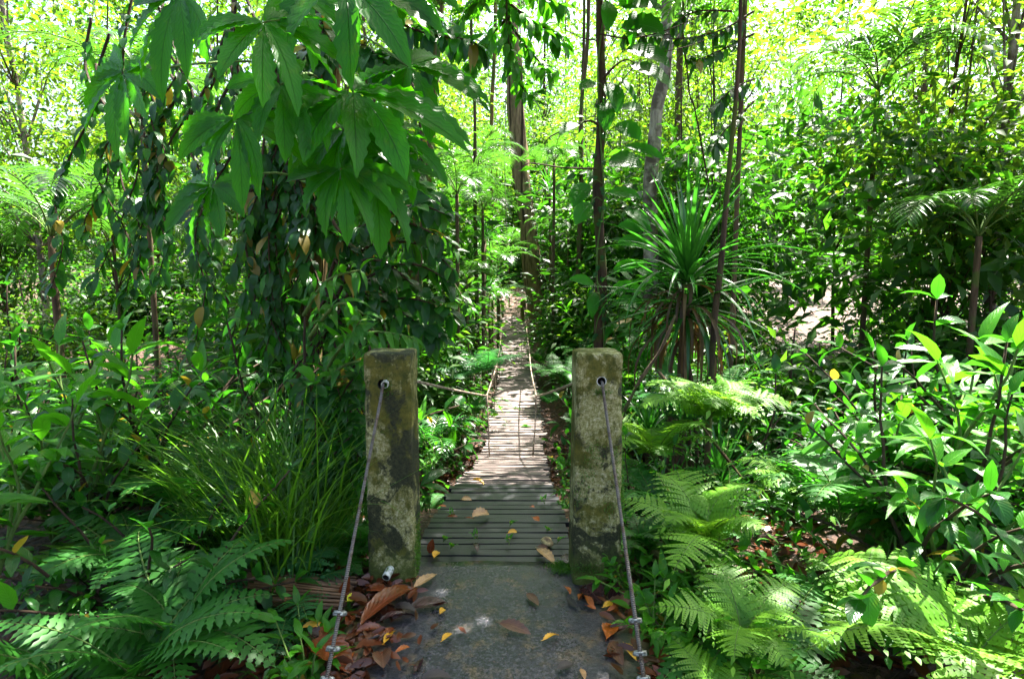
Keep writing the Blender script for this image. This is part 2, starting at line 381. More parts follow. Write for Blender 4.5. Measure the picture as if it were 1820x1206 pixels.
# slab in front of the bridge
def slab():
    mb = MB(); n, k = 40, 60; y0, y1 = -.6, 2.955
    def ex(y, s): return (-.73 if s < 0 else .60) + .025 * mnoise.noise(Vector((y * 2.4, s * 5, 0))) + (.05 if s > 0 else -.05) * max(0, (2.6 - y)) * .4
    vs = []
    for j in range(k + 1):
        y = y0 + (y1 - y0) * j / k; a, b = ex(y, -1), ex(y, 1)
        for i in range(n + 1):
            x = a + (b - a) * i / n; z = .008 * mnoise.noise(Vector((x * 3, y * 3, 1))) + .003 * mnoise.noise(Vector((x * 14, y * 14, 1)))
            e = min(i, n - i); 
            if e == 0: z -= .03
            vs.append(Vector((x, y, z - .008)))
    top = len(vs)
    fs = [[j * (n + 1) + i, j * (n + 1) + i + 1, (j + 1) * (n + 1) + i + 1, (j + 1) * (n + 1) + i] for j in range(k) for i in range(n)]
    ring = [i for i in range(n + 1)] + [(j) * (n + 1) + n for j in range(1, k + 1)] + [k * (n + 1) + i for i in range(n - 1, -1, -1)] + [j * (n + 1) for j in range(k - 1, 0, -1)]
    b0 = len(vs); 
    for i in ring: vs.append(vs[i] + Vector((0, 0, -.45)))
    for q in range(len(ring)):
        a, b = ring[q], ring[(q + 1) % len(ring)]; fs.append([a, b0 + q, b0 + (q + 1) % len(ring), b])
    mb.add(vs, fs); return mb.mesh('pavement', [M['slab']])
tag(inst('pavement', slab()), None, None, kind='structure')

# ------------------------------------------------------------------ posts
def post(label, x0, x1, yf, zt, depth, taper, mat, seed, hole):
    w = x1 - x0; cx = (x0 + x1) / 2
    th = thing('concrete_post', label, 'post', (cx, yf + depth / 2, 0))
    nx_, nz_ = 14, 60; mb = MB(); b = .012
    # rounded rectangular section rings
    sec = []
    hw, hd = w / 2, depth / 2
    for (sx, sy) in ((-1, -1), (1, -1), (1, 1), (-1, 1)):
        pass
    per = []
    def side(a, c, n): return [(a[0] + (c[0] - a[0]) * i / n, a[1] + (c[1] - a[1]) * i / n) for i in range(n)]
    pts_ = []
    cs = [(-hw, -hd), (hw, -hd), (hw, hd), (-hw, hd)]
    for q in range(4):
        a, c = cs[q], cs[(q + 1) % 4]; dx, dy = (c[0] - a[0]), (c[1] - a[1]); l = math.hypot(dx, dy); dx /= l; dy /= l
        pts_ += side((a[0] + dx * b, a[1] + dy * b), (c[0] - dx * b, c[1] - dy * b), nx_) + [(c[0] - dx * b, c[1] - dy * b)]
    vs = []; m = len(pts_); zb = -.25
    levels = [zb + (zt - b - zb) * i / nz_ for i in range(nz_ + 1)]
    for z in levels + [zt - b * .3, zt]:
        ins = 0 if z <= zt - b + 1e-6 else (b * .35 if z < zt else b)
        k = 1 + taper * (zt - z) / zt
        for (x, y) in pts_:
            q = Vector((x * k, y * k, z)); nn = Vector((x, y, 0)).normalized()
            dsp = .005 * mnoise.noise(Vector((x * 6 + seed, y * 6, z * 6))) + .0028 * mnoise.noise(Vector((x * 22 + seed, y * 22, z * 22)))
            corner = (abs(abs(x) - hw) < b * 1.5 and abs(abs(y) - hd) < b * 1.5)
            if corner: dsp -= max(0, mnoise.noise(Vector((seed + x * 3, y, z * 9)))) * .034
            q += nn * (dsp - ins); q.z += .006 * mnoise.noise(Vector((x * 9 + seed, y * 9, 3))) if z > zt - b - 1e-6 else 0
            vs.append(q)
    nl = nz_ + 3
    fs = [[j * m + i, j * m + (i + 1) % m, (j + 1) * m + (i + 1) % m, (j + 1) * m + i] for j in range(nl - 1) for i in range(m)]
    cidx = len(vs); vs.append(Vector((0, 0, zt - .002)))
    fs += [[(nl - 1) * m + i, (nl - 1) * m + (i + 1) % m, cidx] for i in range(m)]
    fs.append([i for i in range(m - 1, -1, -1)])
    mb.add(vs, fs); me = mb.mesh('shaft', [M[mat]])
    body = inst('shaft', me, th)
    if hole:   # a real hole for the rope
        hx, hz, hr = hole; import bmesh as _b; bm = _b.new(); _b.ops.create_cone(bm, cap_ends=True, segments=20, radius1=hr, radius2=hr, depth=.36, matrix=Matrix.Translation((hx - cx, -hd - .09, hz)) @ Matrix.Rotation(math.pi / 2, 4, 'X'))
        cm = bpy.data.meshes.new('cut'); bm.to_mesh(cm); bm.free(); me.materials.append(M['hole']); cm.materials.append(M['hole'])
        co = inst('cut', cm, None); co.location = th.location
        bpy.context.view_layer.update()
        md = body.modifiers.new('b', 'BOOLEAN'); md.object = co; md.operation = 'DIFFERENCE'; md.solver = 'EXACT'
        ev = body.evaluated_get(bpy.context.evaluated_depsgraph_get()); nm = bpy.data.meshes.new_from_object(ev); nm.name = 'shaft'
        body.modifiers.clear(); body.data = nm; bpy.data.objects.remove(co)
    return th
def pipe(parent, c, d, r, L, thick=.004, name='pipe'):
    mb = MB(); d = Vector(d).normalized(); c = Vector(c); e = c + d * L
    tube(mb, [c, e], [r, r], 24, 0, cap=False); tube(mb, [e, c], [r - thick, r - thick], 24, 1, cap=False)
    a = Vector((1, 0, 0)); x = d.cross(a).normalized(); y = d.cross(x); vs = []
    for k in range(24):
        an = k * math.pi / 12; q = x * math.cos(an) + y * math.sin(an); vs += [e + q * r, e + q * (r - thick)]
    mb.add(vs, [[2 * k, 2 * ((k + 1) % 24), 2 * ((k + 1) % 24) + 1, 2 * k + 1] for k in range(24)])
    q0 = [c + (x * math.cos(k * math.pi / 12) + y * math.sin(k * math.pi / 12)) * (r - thick * .5) + d * .004 for k in range(24)]
    mb.add(q0, [list(range(24))], 1)  # black end disc, painted shade instead of a deep bore
    return inst(name, mb.mesh(name, [M['pipe'], M['hole']]), parent)
YF = 2.73
xl0, xl1 = P(645, 628, YF).x, P(728, 628, YF).x; xr0, xr1 = P(1026, 628, YF).x, P(1108, 628, YF).x
ZT = P(700, 628, YF).z
pl = post('concrete post left of the walkway, darkly stained with a pale pipe near its foot', xl0, xl1, YF, ZT, .23, .02, 'conc_left', 3.3, (P(680, 683, YF).x, P(680, 683, YF).z, .024))
hr = P(1069, 677, YF)
pr = post('concrete post right of the walkway, paler with yellowish lichen and a round hole', xr0, xr1, YF, ZT, .23, .085, 'conc_right', 17.9, (hr.x, hr.z, .0225))
def loc(th, p): return Vector(p) - Vector(th.location)
q = P(686, 684, YF); pipe(pl, loc(pl, (q.x, YF + .02, q.z + .012)), (-.1, -1, -.25), .018, .035)
q = P(695, 1012, YF); pipe(pl, loc(pl, (q.x, YF + .02, q.z + .01)), (-.22, -1, -.34), .020, .075)
pipe(pr, loc(pr, (hr.x, YF + .05, hr.z)), (0, -1, 0), .0235, .054, .0035)
# moss patches on the posts
def moss_patch(parent, c, n, rad, cnt, h=.012):
    mb = MB(); c = Vector(c); n = Vector(n); a = n.cross(Vector((0, 0, 1))); a = a.normalized() if a.length > .1 else Vector((1, 0, 0)); b = n.cross(a)
    for _ in range(cnt):
        x, y = rnd.gauss(0, rad[0]), rnd.gauss(0, rad[1]); p = c + a * x + b * y
        leaf(mb, p, (n + rdir() * .8).normalized(), rdir(), h * rnd.uniform(.5, 1.4), h * .35, 2, .8, .1, 'lance')
    return inst('moss', mb.mesh('moss', [M['grass']]), parent)
moss_patch(pl, loc(pl, (xl1 + .002, YF + .1, .12)), (1, 0, 0), (.05, .09), 700)
moss_patch(pl, loc(pl, P(688, 690, YF - .005)), (0, -1, 0), (.012, .022), 160)
moss_patch(pr, loc(pr, P(1070, 697, YF - .004)), (0, -1, 0), (.022, .010), 160)
for (u, v) in ((1050, 800), (1060, 812), (1095, 808), (1045, 840), (1100, 850), (1030, 880), (1085, 900)):
    moss_patch(pr, loc(pr, P(u, v, YF - .012)), (0, -1, 0), (.02, .03), 70, .014)
moss_patch(pr, loc(pr, (xr1 + .008, YF + .06, .35)), (1, 0, 0), (.03, .2), 500, .018)
moss_patch(pr, loc(pr, P(1050, 1010, YF - .012)), (0, -1, 0), (.08, .02), 500)

# ------------------------------------------------------------------ bridge
br = thing('suspension_bridge', 'narrow sagging timber slat footbridge hung on steel ropes', 'footbridge', (0, 2.955, 0))
BO = Vector(br.location)
VY = [(560, 17.0), (575, 16.3), (610, 14.2), (640, 12.5), (690, 10.0), (740, 8.2), (800, 6.8), (812, 6.2), (830, 5.2), (850, 4.45), (860, 4.1), (995, 2.955)]
YV = sorted([(y, v) for v, y in VY])
LE = sorted([(995, 722), (950, 752), (920, 766), (880, 792), (860, 806), (850, 820), (830, 840), (812, 853), (800, 860), (770, 866), (740, 872), (715, 877), (690, 882), (660, 887), (640, 889), (610, 890), (575, 890), (555, 890)])
RE = sorted([(995, 1032), (950, 1015), (920, 1005), (880, 992), (860, 983), (850, 978), (830, 974), (812, 968), (800, 966), (770, 965), (740, 963), (700, 956), (660, 950), (640, 946), (610, 940), (575, 936), (555, 935)])
def deckz(Y):
    if Y < 4.1: return 0.0
    v = lerp_tab(YV, Y); z = P(910, v, Y).z
    return z
DT = [(4.1, 0.0), (4.45, deckz(4.45)), (5.2, deckz(5.2)), (6.2, deckz(6.2)), (7.4, -.50), (8.2, -.49), (10, deckz(10)), (12.5, deckz(12.5)), (14.2, deckz(14.2)), (16.3, deckz(16.3)), (17, .42)]
def dz(Y):
    if Y <= 4.1: return 0.0
    return lerp_tab(DT, Y)
def pix_v(Y, z):
    d = Vector((0, Y, z - CAMZ)); fz = d.y * _c - d.z * _s; fy = d.y * _s + d.z * _c; return 603 - F * fy / fz
def plank_geo(mb, Y, wy, th, drop=0, ang=0, jl=0, jr=0, yaw=0, wobble=.003):
    z = dz(Y) - .012 + drop; v = pix_v(Y, z)
    xl = P(lerp_tab(LE, v), v, Y).x + jl; xr = P(lerp_tab(RE, v), v, Y).x + jr
    n = 8; vs = []; sl = (dz(Y + .05) - dz(Y - .05)) / .1
    seed = rnd.uniform(0, 99)
    for i in range(n + 1):
        t = i / n; x = xl + (xr - xl) * t
        e0 = wobble * mnoise.noise(Vector((t * 3, seed, 0))); e1 = wobble * mnoise.noise(Vector((t * 3, seed, 9)))
        zz = z + wobble * mnoise.noise(Vector((t * 2, seed, 4))) + ang * (t - .5); yy = Y + yaw * (t - .5)
        for (dy, d2) in ((-wy / 2 + e0, 0), (wy / 2 + e1, 0), (wy / 2 + e1, -th), (-wy / 2 + e0, -th)):
            vs.append(Vector((x, yy + dy, zz + d2 + sl * dy)) - BO)
    fs = []
    for i in range(n):
        a = 4 * i
        for k in range(4): fs.append([a + k, a + (k + 1) % 4, a + 4 + (k + 1) % 4, a + 4 + k])
    fs += [[3, 2, 1, 0], [4 * n, 4 * n + 1, 4 * n + 2, 4 * n + 3]]
    mb.add(vs, [f[::-1] for f in fs])
Y = 2.962; cnt = 0
while Y < 4.13:
    wd = rnd.uniform(.056, .066); mb = MB()
    plank_geo(mb, Y + wd / 2, wd, .03, rnd.uniform(-.003, .003), rnd.uniform(-.004, .004), rnd.uniform(-.02, .02), rnd.uniform(-.02, .02), rnd.uniform(-.006, .006))
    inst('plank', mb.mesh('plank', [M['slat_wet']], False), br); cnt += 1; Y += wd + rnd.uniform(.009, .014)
rest = MB()
while Y < 16.9:
    wd = rnd.uniform(.040, .056); mb = MB() if cnt < 100 else rest
    gap = rnd.uniform(.020, .040) if Y > 4.6 else .012
    jl, jr = rnd.gauss(0, .018), rnd.gauss(0, .018)
    if 7.2 < Y < 7.4: jl -= .05; jr += .04
    if rnd.random() < .03: gap += .04
    plank_geo(mb, Y + wd / 2, wd, .022, rnd.uniform(-.006, .006), rnd.uniform(-.012, .012), jl, jr, rnd.uniform(-.02, .02))
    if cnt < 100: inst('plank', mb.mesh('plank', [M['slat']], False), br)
    cnt += 1; Y += wd + gap
o = inst('far_planks', rest.mesh('planks', [M['slat']], False), br); o['kind'] = 'stuff'
# two stringers under the slats
for s in (-1, 1):
    mb = MB(); pts = []
    for i in range(40):
        y = 3.0 + i * .352; v = pix_v(y, dz(y)); xl = P(lerp_tab(LE, v), v, y).x; xr = P(lerp_tab(RE, v), v, y).x
        c = (xl + xr) / 2; hwid = (xr - xl) / 2 - .06; pts.append(Vector((c + s * hwid, y, dz(y) - .052)) - BO)
    tube(mb, pts, [.012] * 40, 6); inst('deck_rope', mb.mesh('deck_rope', [M['rope_thin']]), br)
# suspension ropes: anchor in front of the posts -> hole -> hangers -> far posts
CB = {'l': [(P(865, 703, 6.3)), P(881, 655, 8.3), P(887, 626, 10.3), P(890, 602, 12.5), P(891, 576, 14.5), P(890, 545, 16.6)],
      'r': [(P(953, 704, 6.3)), P(944, 660, 8.3), P(941, 628, 10.3), P(938, 602, 12.5), P(935, 576, 14.5), P(931, 545, 16.6)]}
front = {'l': (P(682, 682, YF), P(579, 1212, 1.98)), 'r': (P(1070, 680, YF), P(1146, 1212, 1.98))}
def clamp(parent, c, d, r):
    mb = MB(); c = Vector(c); d = Vector(d).normalized(); x = d.cross(Vector((0, 0, 1))).normalized(); y = d.cross(x)
    if y.y > 0: y = -y                              # y faces the camera
    pts = [c + x * (r * 1.7) * math.cos(a) + y * (r * 1.3) * math.sin(a) for a in [math.pi * i / 10 for i in range(11)]]
    pts = [pts[0] - y * .022] + pts + [pts[-1] - y * .022]
    tube(mb, pts, [.0042] * len(pts), 8, 0)
    for s in (-1, 1):
        b = c + x * (r * 1.7 * s) - y * .012; tube(mb, [b - y * .012, b + y * .002], [.009, .009], 6, 0)
    # saddle
    sp = [c - x * r * 2.3 - y * .008, c - x * r * 1.2 - y * .013, c + x * r * 1.2 - y * .013, c + x * r * 2.3 - y * .008]
    tube(mb, sp, [.0085, .011, .011, .0085], 8, 0)
    tube(mb, [c + x * r * 1.9 + d * .006 + y * .004, c - x * r * 1.9 + d * .006 + y * .006], [.0055] * 2, 8, 0)
    return inst('clamp', mb.mesh('clamp', [M['clamp']]), parent)
for s in 'lr':
    hole_p, anc = front[s]; back = Vector((hole_p.x * (.98 if s == 'l' else .97), YF + .24, hole_p.z - .005))
    d = (anc - hole_p).normalized(); mb = MB()
    inner = Vector((hole_p.x, YF + .04, hole_p.z + .004))
    # straight part
    pts = [inner, hole_p + Vector((0, -.01, .002))] + [hole_p.lerp(anc, i / 12) for i in range(1, 13)] + [anc + d * .3]
    tube(mb, [p - BO for p in pts], [.0072] * len(pts), 12, 0)
    # doubled tail of the rope below the first clamp
    t0 = .62; side = d.cross(Vector((0, 1, 0))).normalized()
    pts = [hole_p.lerp(anc, t0 + (1.05 - t0) * i / 12) + Vector((.004 if s == 'l' else -.004, -.013, .004)) * (1 if i else .6) for i in range(13)]
    tube(mb, [p - BO for p in pts], [.0078] * 13, 12, 0)
    cable = inst('front_rope', mb.mesh('rope', [M['rope']]), br)
    vs_ = (1087, 1150, 1204) if s == 'l' else (1100, 1158, 1203)
    for vv in vs_:
        t = 0
        for i in range(2000):
            pt = hole_p.lerp(anc, i / 2000)
            if pix_v(pt.y, pt.z) > vv: t = i / 2000; break
        clamp(cable, hole_p.lerp(anc, t) + Vector((0, -.007, .002)) - BO, d, .0105)
    mb = MB(); pts = [back] + [Vector(p) for p in CB[s]]
    full = []
    for a, b in zip(pts, pts[1:]):
        for i in range(8):
            q = a.lerp(b, i / 8); q.z -= .012 * (a - b).length / 2.5 * math.sin(math.pi * i / 8) * .5; full.append(q)
    full.append(pts[-1]); tube(mb, [p - BO for p in full], [.009] * len(full), 8, 0)
    inst('hand_rope', mb.mesh('rope', [M['rope_thin']]), br)
    for i, c in enumerate(CB[s][:-1]):
        yb = c.y + (.02 if i else -.05); v = pix_v(yb, dz(yb))
        inset = .045 if i else .07
        xe = (P(lerp_tab(LE, v), v, yb).x + inset + (.03 if i < 1 else 0)) if s == 'l' else (P(lerp_tab(RE, v), v, yb).x - inset - (.06 if i < 1 else 0))
        b = Vector((xe, yb, dz(yb) - .05)); mb = MB()
        tube(mb, [c - BO, c.lerp(b, .5) + Vector((.005, 0, 0)) - BO, b - BO], [.0065] * 3, 6, 0)
        tube(mb, [c + Vector((0, 0, .015)) - BO, c.lerp(b, .18) - BO], [.012, .010], 6, 0)
        tube(mb, [c.lerp(b, .72) - BO, c.lerp(b, .9) - BO], [.010, .010], 6, 0)
        inst('hanger', mb.mesh('hanger', [M['rope_thin']]), br)
# cross bearers under the slats at each hanger
for c in CB['l'][:-1]:
    yb = c.y - .02; v = pix_v(yb, dz(yb)); a = P(lerp_tab(LE, v), v, yb).x - .03; b = P(lerp_tab(RE, v), v, yb).x + .03
    mb = MB(); tube(mb, [Vector((a, yb, dz(yb) - .075)) - BO, Vector((b, yb, dz(yb) - .075)) - BO], [.022] * 2, 8); inst('crossbeam', mb.mesh('crossbeam', [M['stem_dark']]), br)

# timber posts on the far bank
def far_post(u0, u1, v0, v1, Y, label, cut=True):
    a = P((u0 + u1) / 2, v1, Y); b = P((u0 + u1) / 2, v0, Y); r = (u1 - u0) / 2 / F * Y
    mb = MB(); n = 9; tube(mb, [Vector((0, 0, -.3)) + (b - a) * 0] + [(b - a) * (i / n) for i in range(n + 1)], [r * 1.05] + [r * (1 + .04 * math.sin(i * 2.1)) for i in range(n + 1)], 10, 0, .12)
    o = inst('timber_post', mb.mesh('post', [M['post_far']])); o.location = a
    tag(o, label, 'post', 'posts at the far end of the bridge')
far_post(885, 890, 536, 574, 16.7, 'slim timber post on the left at the far end of the bridge, outermost')
far_post(890.5, 896, 534, 572, 16.9, 'mossy timber post on the left at the far end of the bridge, nearest the deck')
far_post(925, 935, 533, 577, 16.6, 'thick stubby timber post on the right at the far end of the bridge')

# ------------------------------------------------------------------ foliage building blocks
def crown_mesh(name, seed, rx, ry, rz, nclump, nleaf, L, Wd, mats, clr=.5, hang=.3):
    g = np.random.default_rng(seed)
    C = g.normal(size=(nclump, 3)); C /= np.linalg.norm(C, axis=1)[:, None]; C *= (g.random(nclump) ** (1 / 2.2))[:, None]; C *= [rx, ry, rz]
    N = nclump * nleaf; ci = np.repeat(np.arange(nclump), nleaf)
    off = g.normal(size=(N, 3)) * [clr, clr, clr * .45]; cr = .6 + .8 * g.random(nclump); off *= cr[ci][:, None]
    p = C[ci] + off
    d = off + g.normal(size=(N, 3)) * clr * .7; d[:, 2] -= hang * clr; d /= np.linalg.norm(d, axis=1)[:, None]
    up = g.normal(size=(N, 3)) * .55 + [0, 0, 1]; s = np.cross(d, up); s /= np.linalg.norm(s, axis=1)[:, None]; n = np.cross(s, d)
    ll = (L * (.6 + .7 * g.random(N)))[:, None]; ww = ll * Wd / L / 2
    mid = p + d * ll * .45
    V = np.stack([p, mid - s * ww + n * ww * .35, mid + d * ll * .0 - n * ww * .0, mid + s * ww + n * ww * .35, p + d * ll - n * ll * .12], 1).reshape(-1, 3)
    b = np.arange(N) * 5
    Fc = np.stack([b, b + 2, b + 1, b, b + 3, b + 2, b + 1, b + 2, b + 4, b + 2, b + 3, b + 4], 1).reshape(-1)
    m = bpy.data.meshes.new(name); nf = N * 4
    m.vertices.add(len(V)); m.vertices.foreach_set('co', V.ravel()); m.loops.add(nf * 3); m.loops.foreach_set('vertex_index', Fc.astype(np.int32))
    m.polygons.add(nf); m.polygons.foreach_set('loop_start', np.arange(nf, dtype=np.int32) * 3)
    for x in mats: m.materials.append(x)
    cm = g.random(nclump); mi = (g.random(N) < .5 * cm[ci]).astype(np.int32) if len(mats) > 1 else np.zeros(N, np.int32)
    m.polygons.foreach_set('material_index', np.repeat(mi, 4)); m.polygons.foreach_set('use_smooth', np.ones(nf, bool))
    a = m.attributes.new('rnd', 'FLOAT', 'FACE'); rv = np.clip(.55 * cm[ci] + .45 * g.random(N), 0, 1); a.data.foreach_set('value', np.repeat(rv, 4).astype(np.float32))
    m.update(calc_edges=True); m.validate(); return m, C
CRN = {}
def tree_proto(key, seed, H, r0, rx, rz, nclump, nleaf, L, Wd, mats, barkm, clr=.5, lean=.5, base=.45):
    cm, C = crown_mesh('crown', seed, rx, rx, rz, nclump, nleaf, L, Wd, mats, clr)
    rr = random.Random(seed); cz = H * base + rz * .9
    mb = MB(); ln = rr.uniform(-lean, lean); ln2 = rr.uniform(-lean, lean)
    path = [Vector((ln * (t ** 1.6) + .1 * math.sin(3 * t + seed), ln2 * t ** 1.6 + .08 * math.cos(4 * t + seed), -.3 + (H + .3) * t)) for t in [i / 12 for i in range(13)]]
    tube(mb, path, [r0 * (1.25 if i == 0 else 1) * (1 - .75 * i / 12) for i in range(13)], 9, 0, .1, seed=seed)
    for c in C[:min(len(C), 26)]:
        q = Vector(c) + Vector((ln * .6, ln2 * .6, cz)); k = int(max(3, min(11, (q.z - rz * .35) / H * 12))); s = path[k]
        md = s.lerp(q, .5) + Vector((rr.uniform(-.2, .2), rr.uniform(-.2, .2), .25)); tube(mb, [s, s.lerp(md, .6), md, q], [r0 * .3, r0 * .22, r0 * .16, r0 * .05], 5, 0)
    tm = mb.mesh('trunk', [M[barkm]]); CRN[key] = (tm, cm, Vector((ln * .6, ln2 * .6, cz)))
def tree(key, label, pos, rz=0, sc=1, group=None, name='tree', cat='tree'):
    tm, cm, off = CRN[key]; th = thing(name, label, cat, pos, rz, group, sc)
    inst('trunk', tm, th); o = inst('crown', cm, th); o.location = off; return th
tree_proto('a', 1, 13, .09, 2.3, 4.4, 40, 105, .17, .07, [M['bg_leaf'], M['bg_yel']], 'bark_brown', .55, base=.22)
tree_proto('b', 2, 11, .07, 2.0, 3.8, 38, 110, .15, .065, [M['bg_yel'], M['bg_leaf']], 'bark_pale', .5, base=.18)
tree_proto('c', 3, 15, .115, 2.6, 4.6, 40, 105, .2, .08, [M['bg_leaf'], M['bg_dark']], 'bark_brown', .6, base=.25)
tree_proto('d', 4, 7, .03, 1.2, 2.5, 34, 90, .12, .05, [M['bg_yel'], M['bg_leaf']], 'bark_dark', .35, .3, .25)
tree_proto('e', 5, 5, .03, 1.15, 1.9, 34, 100, .15, .06, [M['bg_dark'], M['bg_leaf']], 'bark_dark', .35, .3, .15)
tree_proto('f', 11, 6, .035, 1.5, 2.3, 30, 80, .30, .11, [M['bg_dark'], M['shrub_far']], 'bark_dark', .45, .3, .15)
tree_proto('bush', 6, 1.6, .03, .9, .7, 34, 110, .12, .055, [M['bg_dark'], M['bg_leaf']], 'stem_dark', .3, .2, .0)
tree_proto('bushy', 8, 1.8, .03, .85, .8, 32, 100, .11, .05, [M['bg_leaf'], M['bg_yel']], 'stem_dark', .3, .2, .0)

def frond_mesh(name, L, Wp, npair, e0, e1, pw, mats, kind='fern', bend=0., segs=6, seed=0, ser=.3, start=.12):
    rr = random.Random(seed); mb = MB(); p = Vector((0, 0, 0)); n = npair; st = L / n; pts = []
    for i in range(n + 1):
        t = i / n; el = e0 + (e1 - e0) * t ** 1.2; az = bend * t
        d = Vector((math.cos(el) * math.cos(az), math.cos(el) * math.sin(az), math.sin(el)))
        sd = Vector((-math.sin(az), math.cos(az), 0)); up = d.cross(sd) * -1; up = sd.cross(d) * -1 if up.z < 0 else up
        if up.z < 0: up = -up
        pts.append(p.copy())
        if t > start:
            tt = (t - start) / (1 - start)
            if kind == 'fern': pl_ = Wp * (math.sin(math.pi * min(1, .12 + .88 * tt) ** .75) ** .8 + .02); fwd = .35
            else: pl_ = Wp * (.45 + .55 * math.sin(math.pi * tt ** .8)) * (1 - .35 * tt); fwd = .55 + .4 * tt
            if kind == 'bi':
                pl_ = Wp * (math.sin(math.pi * min(1, .12 + .88 * tt) ** .75) ** .8 + .02)
                for s in (-1, 1):
                    if rr.random() < .03: continue
                    pd_ = (sd * s + d * .42 + up * .08 + Vector((rr.uniform(-.1, .1), rr.uniform(-.1, .1), rr.uniform(-.12, .12)))).normalized(); ps = pd_.cross(up).normalized(); q = p.copy(); kk = 8; rv = rr.random() * .7
                    for j in range(kk):
                        u_ = (j + 1) / kk; ll = pw * (1.15 - u_) ** .6
                        for s2 in (-1, 1): leaf(mb, q, ps * s2 + pd_ * .75, up, ll, pl_ / kk * 1.15, 3, .2, .15, 'oval', 0, 0, rv + rr.random() * .2)
                        q = q + pd_ * pl_ / kk; pd_ = (pd_ + Vector((0, 0, -.05))).normalized()
                    leaf(mb, q, pd_, up, pl_ / kk * 1.5, pl_ / kk * .8, 3, .2, .1, 'lance', 0, 0, rv)
                p = p + d * st; continue
            for s in (-1, 1):
                dd = (sd * s + d * fwd + up * (.25 if kind != 'fern' else .06) + Vector((rr.uniform(-.08, .08), rr.uniform(-.08, .08), rr.uniform(-.08, .08))))
                if kind == 'fern': leaf(mb, p, dd, up, pl_ * rr.uniform(.9, 1.05), pw, segs, .35, .12, 'lance', ser, 0, rr.random() * .6 + .2 * tt)
                else: leaf(mb, p, dd, up, pl_ * rr.uniform(.85, 1.1), pw, segs, rr.uniform(.5, 1.1), .3, 'lance', 0, 0, rr.random())
        p = p + d * st
    if kind != 'palm': leaf(mb, p, d, up, Wp * .35, pw, 3, .2, .1, 'lance', 0, 0, .5)
    rd = L * .006 + .0015
    tube(mb, pts, [rd * (1 - .7 * i / n) for i in range(n + 1)], 5, 1)
    return mb.mesh(name, mats)
FR = {}
def fronds(key, k, **kw):
    FR[key] = [frond_mesh('frond', seed=i * 7 + 1, L=kw['L'] * (1 - .12 * i), Wp=kw['Wp'], npair=kw['n'], e0=kw['e0'] + .1 * i, e1=kw['e1'] - .15 * i, pw=kw['pw'],
                          mats=kw['mats'], kind=kw.get('kind', 'fern'), bend=(-.35, .3, .1, -.1)[i % 4], segs=kw.get('segs', 6), ser=kw.get('ser', .3), start=kw.get('start', .12)) for i in range(k)]
fronds('fern', 3, L=.75, Wp=.16, n=20, e0=1.0, e1=-.35, pw=.032, mats=[M['fern'], M['stem']], segs=7)
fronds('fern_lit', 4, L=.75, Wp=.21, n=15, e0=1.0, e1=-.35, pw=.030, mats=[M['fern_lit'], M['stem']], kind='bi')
fronds('fern_blue', 3, L=.7, Wp=.19, n=14, e0=.85, e1=-.3, pw=.028, mats=[M['fern_blue'], M['stem']], kind='bi')
fronds('fern_far', 2, L=.8, Wp=.17, n=15, e0=.9, e1=-.4, pw=.04, mats=[M['fern'], M['stem']], segs=3, ser=.2)
fronds('palm', 3, L=1.9, Wp=.62, n=34, e0=1.05, e1=-.75, pw=.035, mats=[M['palm'], M['stem']], kind='palm', segs=4, start=.22)
fronds('palm_s', 2, L=1.2, Wp=.42, n=24, e0=.9, e1=-.7, pw=.03, mats=[M['palm'], M['stem']], kind='palm', segs=4, start=.2)
fronds('cycad', 2, L=1.0, Wp=.34, n=16, e0=.8, e1=-.6, pw=.035, mats=[M['pandan'], M['stem']], kind='palm', segs=4, start=.15)
def fern(key, label, pos, sc=1, n=9, rz=None, group=None, arc=2 * math.pi, name='fern', tilt=.0, cat='fern'):
    rz = rnd.uniform(0, 6.28) if rz is None else rz
    th = thing(name, label, cat, pos, rz, group, sc)
    for i in range(n):
        a = arc * (i + rnd.uniform(-.3, .3)) / n - (arc / 2 if arc < 6 else 0)
        m = Matrix.Rotation(a, 4, 'Z') @ Matrix.Rotation(rnd.uniform(-.25, .25) + tilt, 4, 'Y') @ Matrix.Rotation(rnd.uniform(-.25, .25), 4, 'X') @ Matrix.Scale(rnd.uniform(.75, 1.1), 4)
        inst('frond', rnd.choice(FR[key]), th, m)
    return th
PT = {}
def palm(key, label, pos, H, r, sc=1, n=11, group=None, lean=(0, 0), name='palm', tilt=0):
    th = thing(name, label, 'palm', pos, rnd.uniform(0, 6.28) if lean == (0, 0) else 0, group)
    mb = MB(); k = 14
    pts = [Vector((lean[0] * (i / k) ** 1.5, lean[1] * (i / k) ** 1.5, -.2 + (H + .2) * i / k)) for i in range(k + 1)]
    tube(mb, pts, [r * (1.15 - .25 * i / k) * (1 + .06 * (i % 2)) for i in range(k + 1)], 9, 0, .05)
    inst('trunk', mb.mesh('trunk', [M['bark_brown']]), th)
    for i in range(n):
        a = 2.4 * i; m = Matrix.Translation(pts[-1]) @ Matrix.Rotation(a, 4, 'Z') @ Matrix.Rotation(tilt + (.5 * i / n - .2), 4, 'Y') @ Matrix.Rotation(rnd.uniform(-.2, .2), 4, 'X') @ Matrix.Scale(sc * rnd.uniform(.85, 1.1), 4)
        inst('frond', rnd.choice(FR[key]), th, m)
    return th
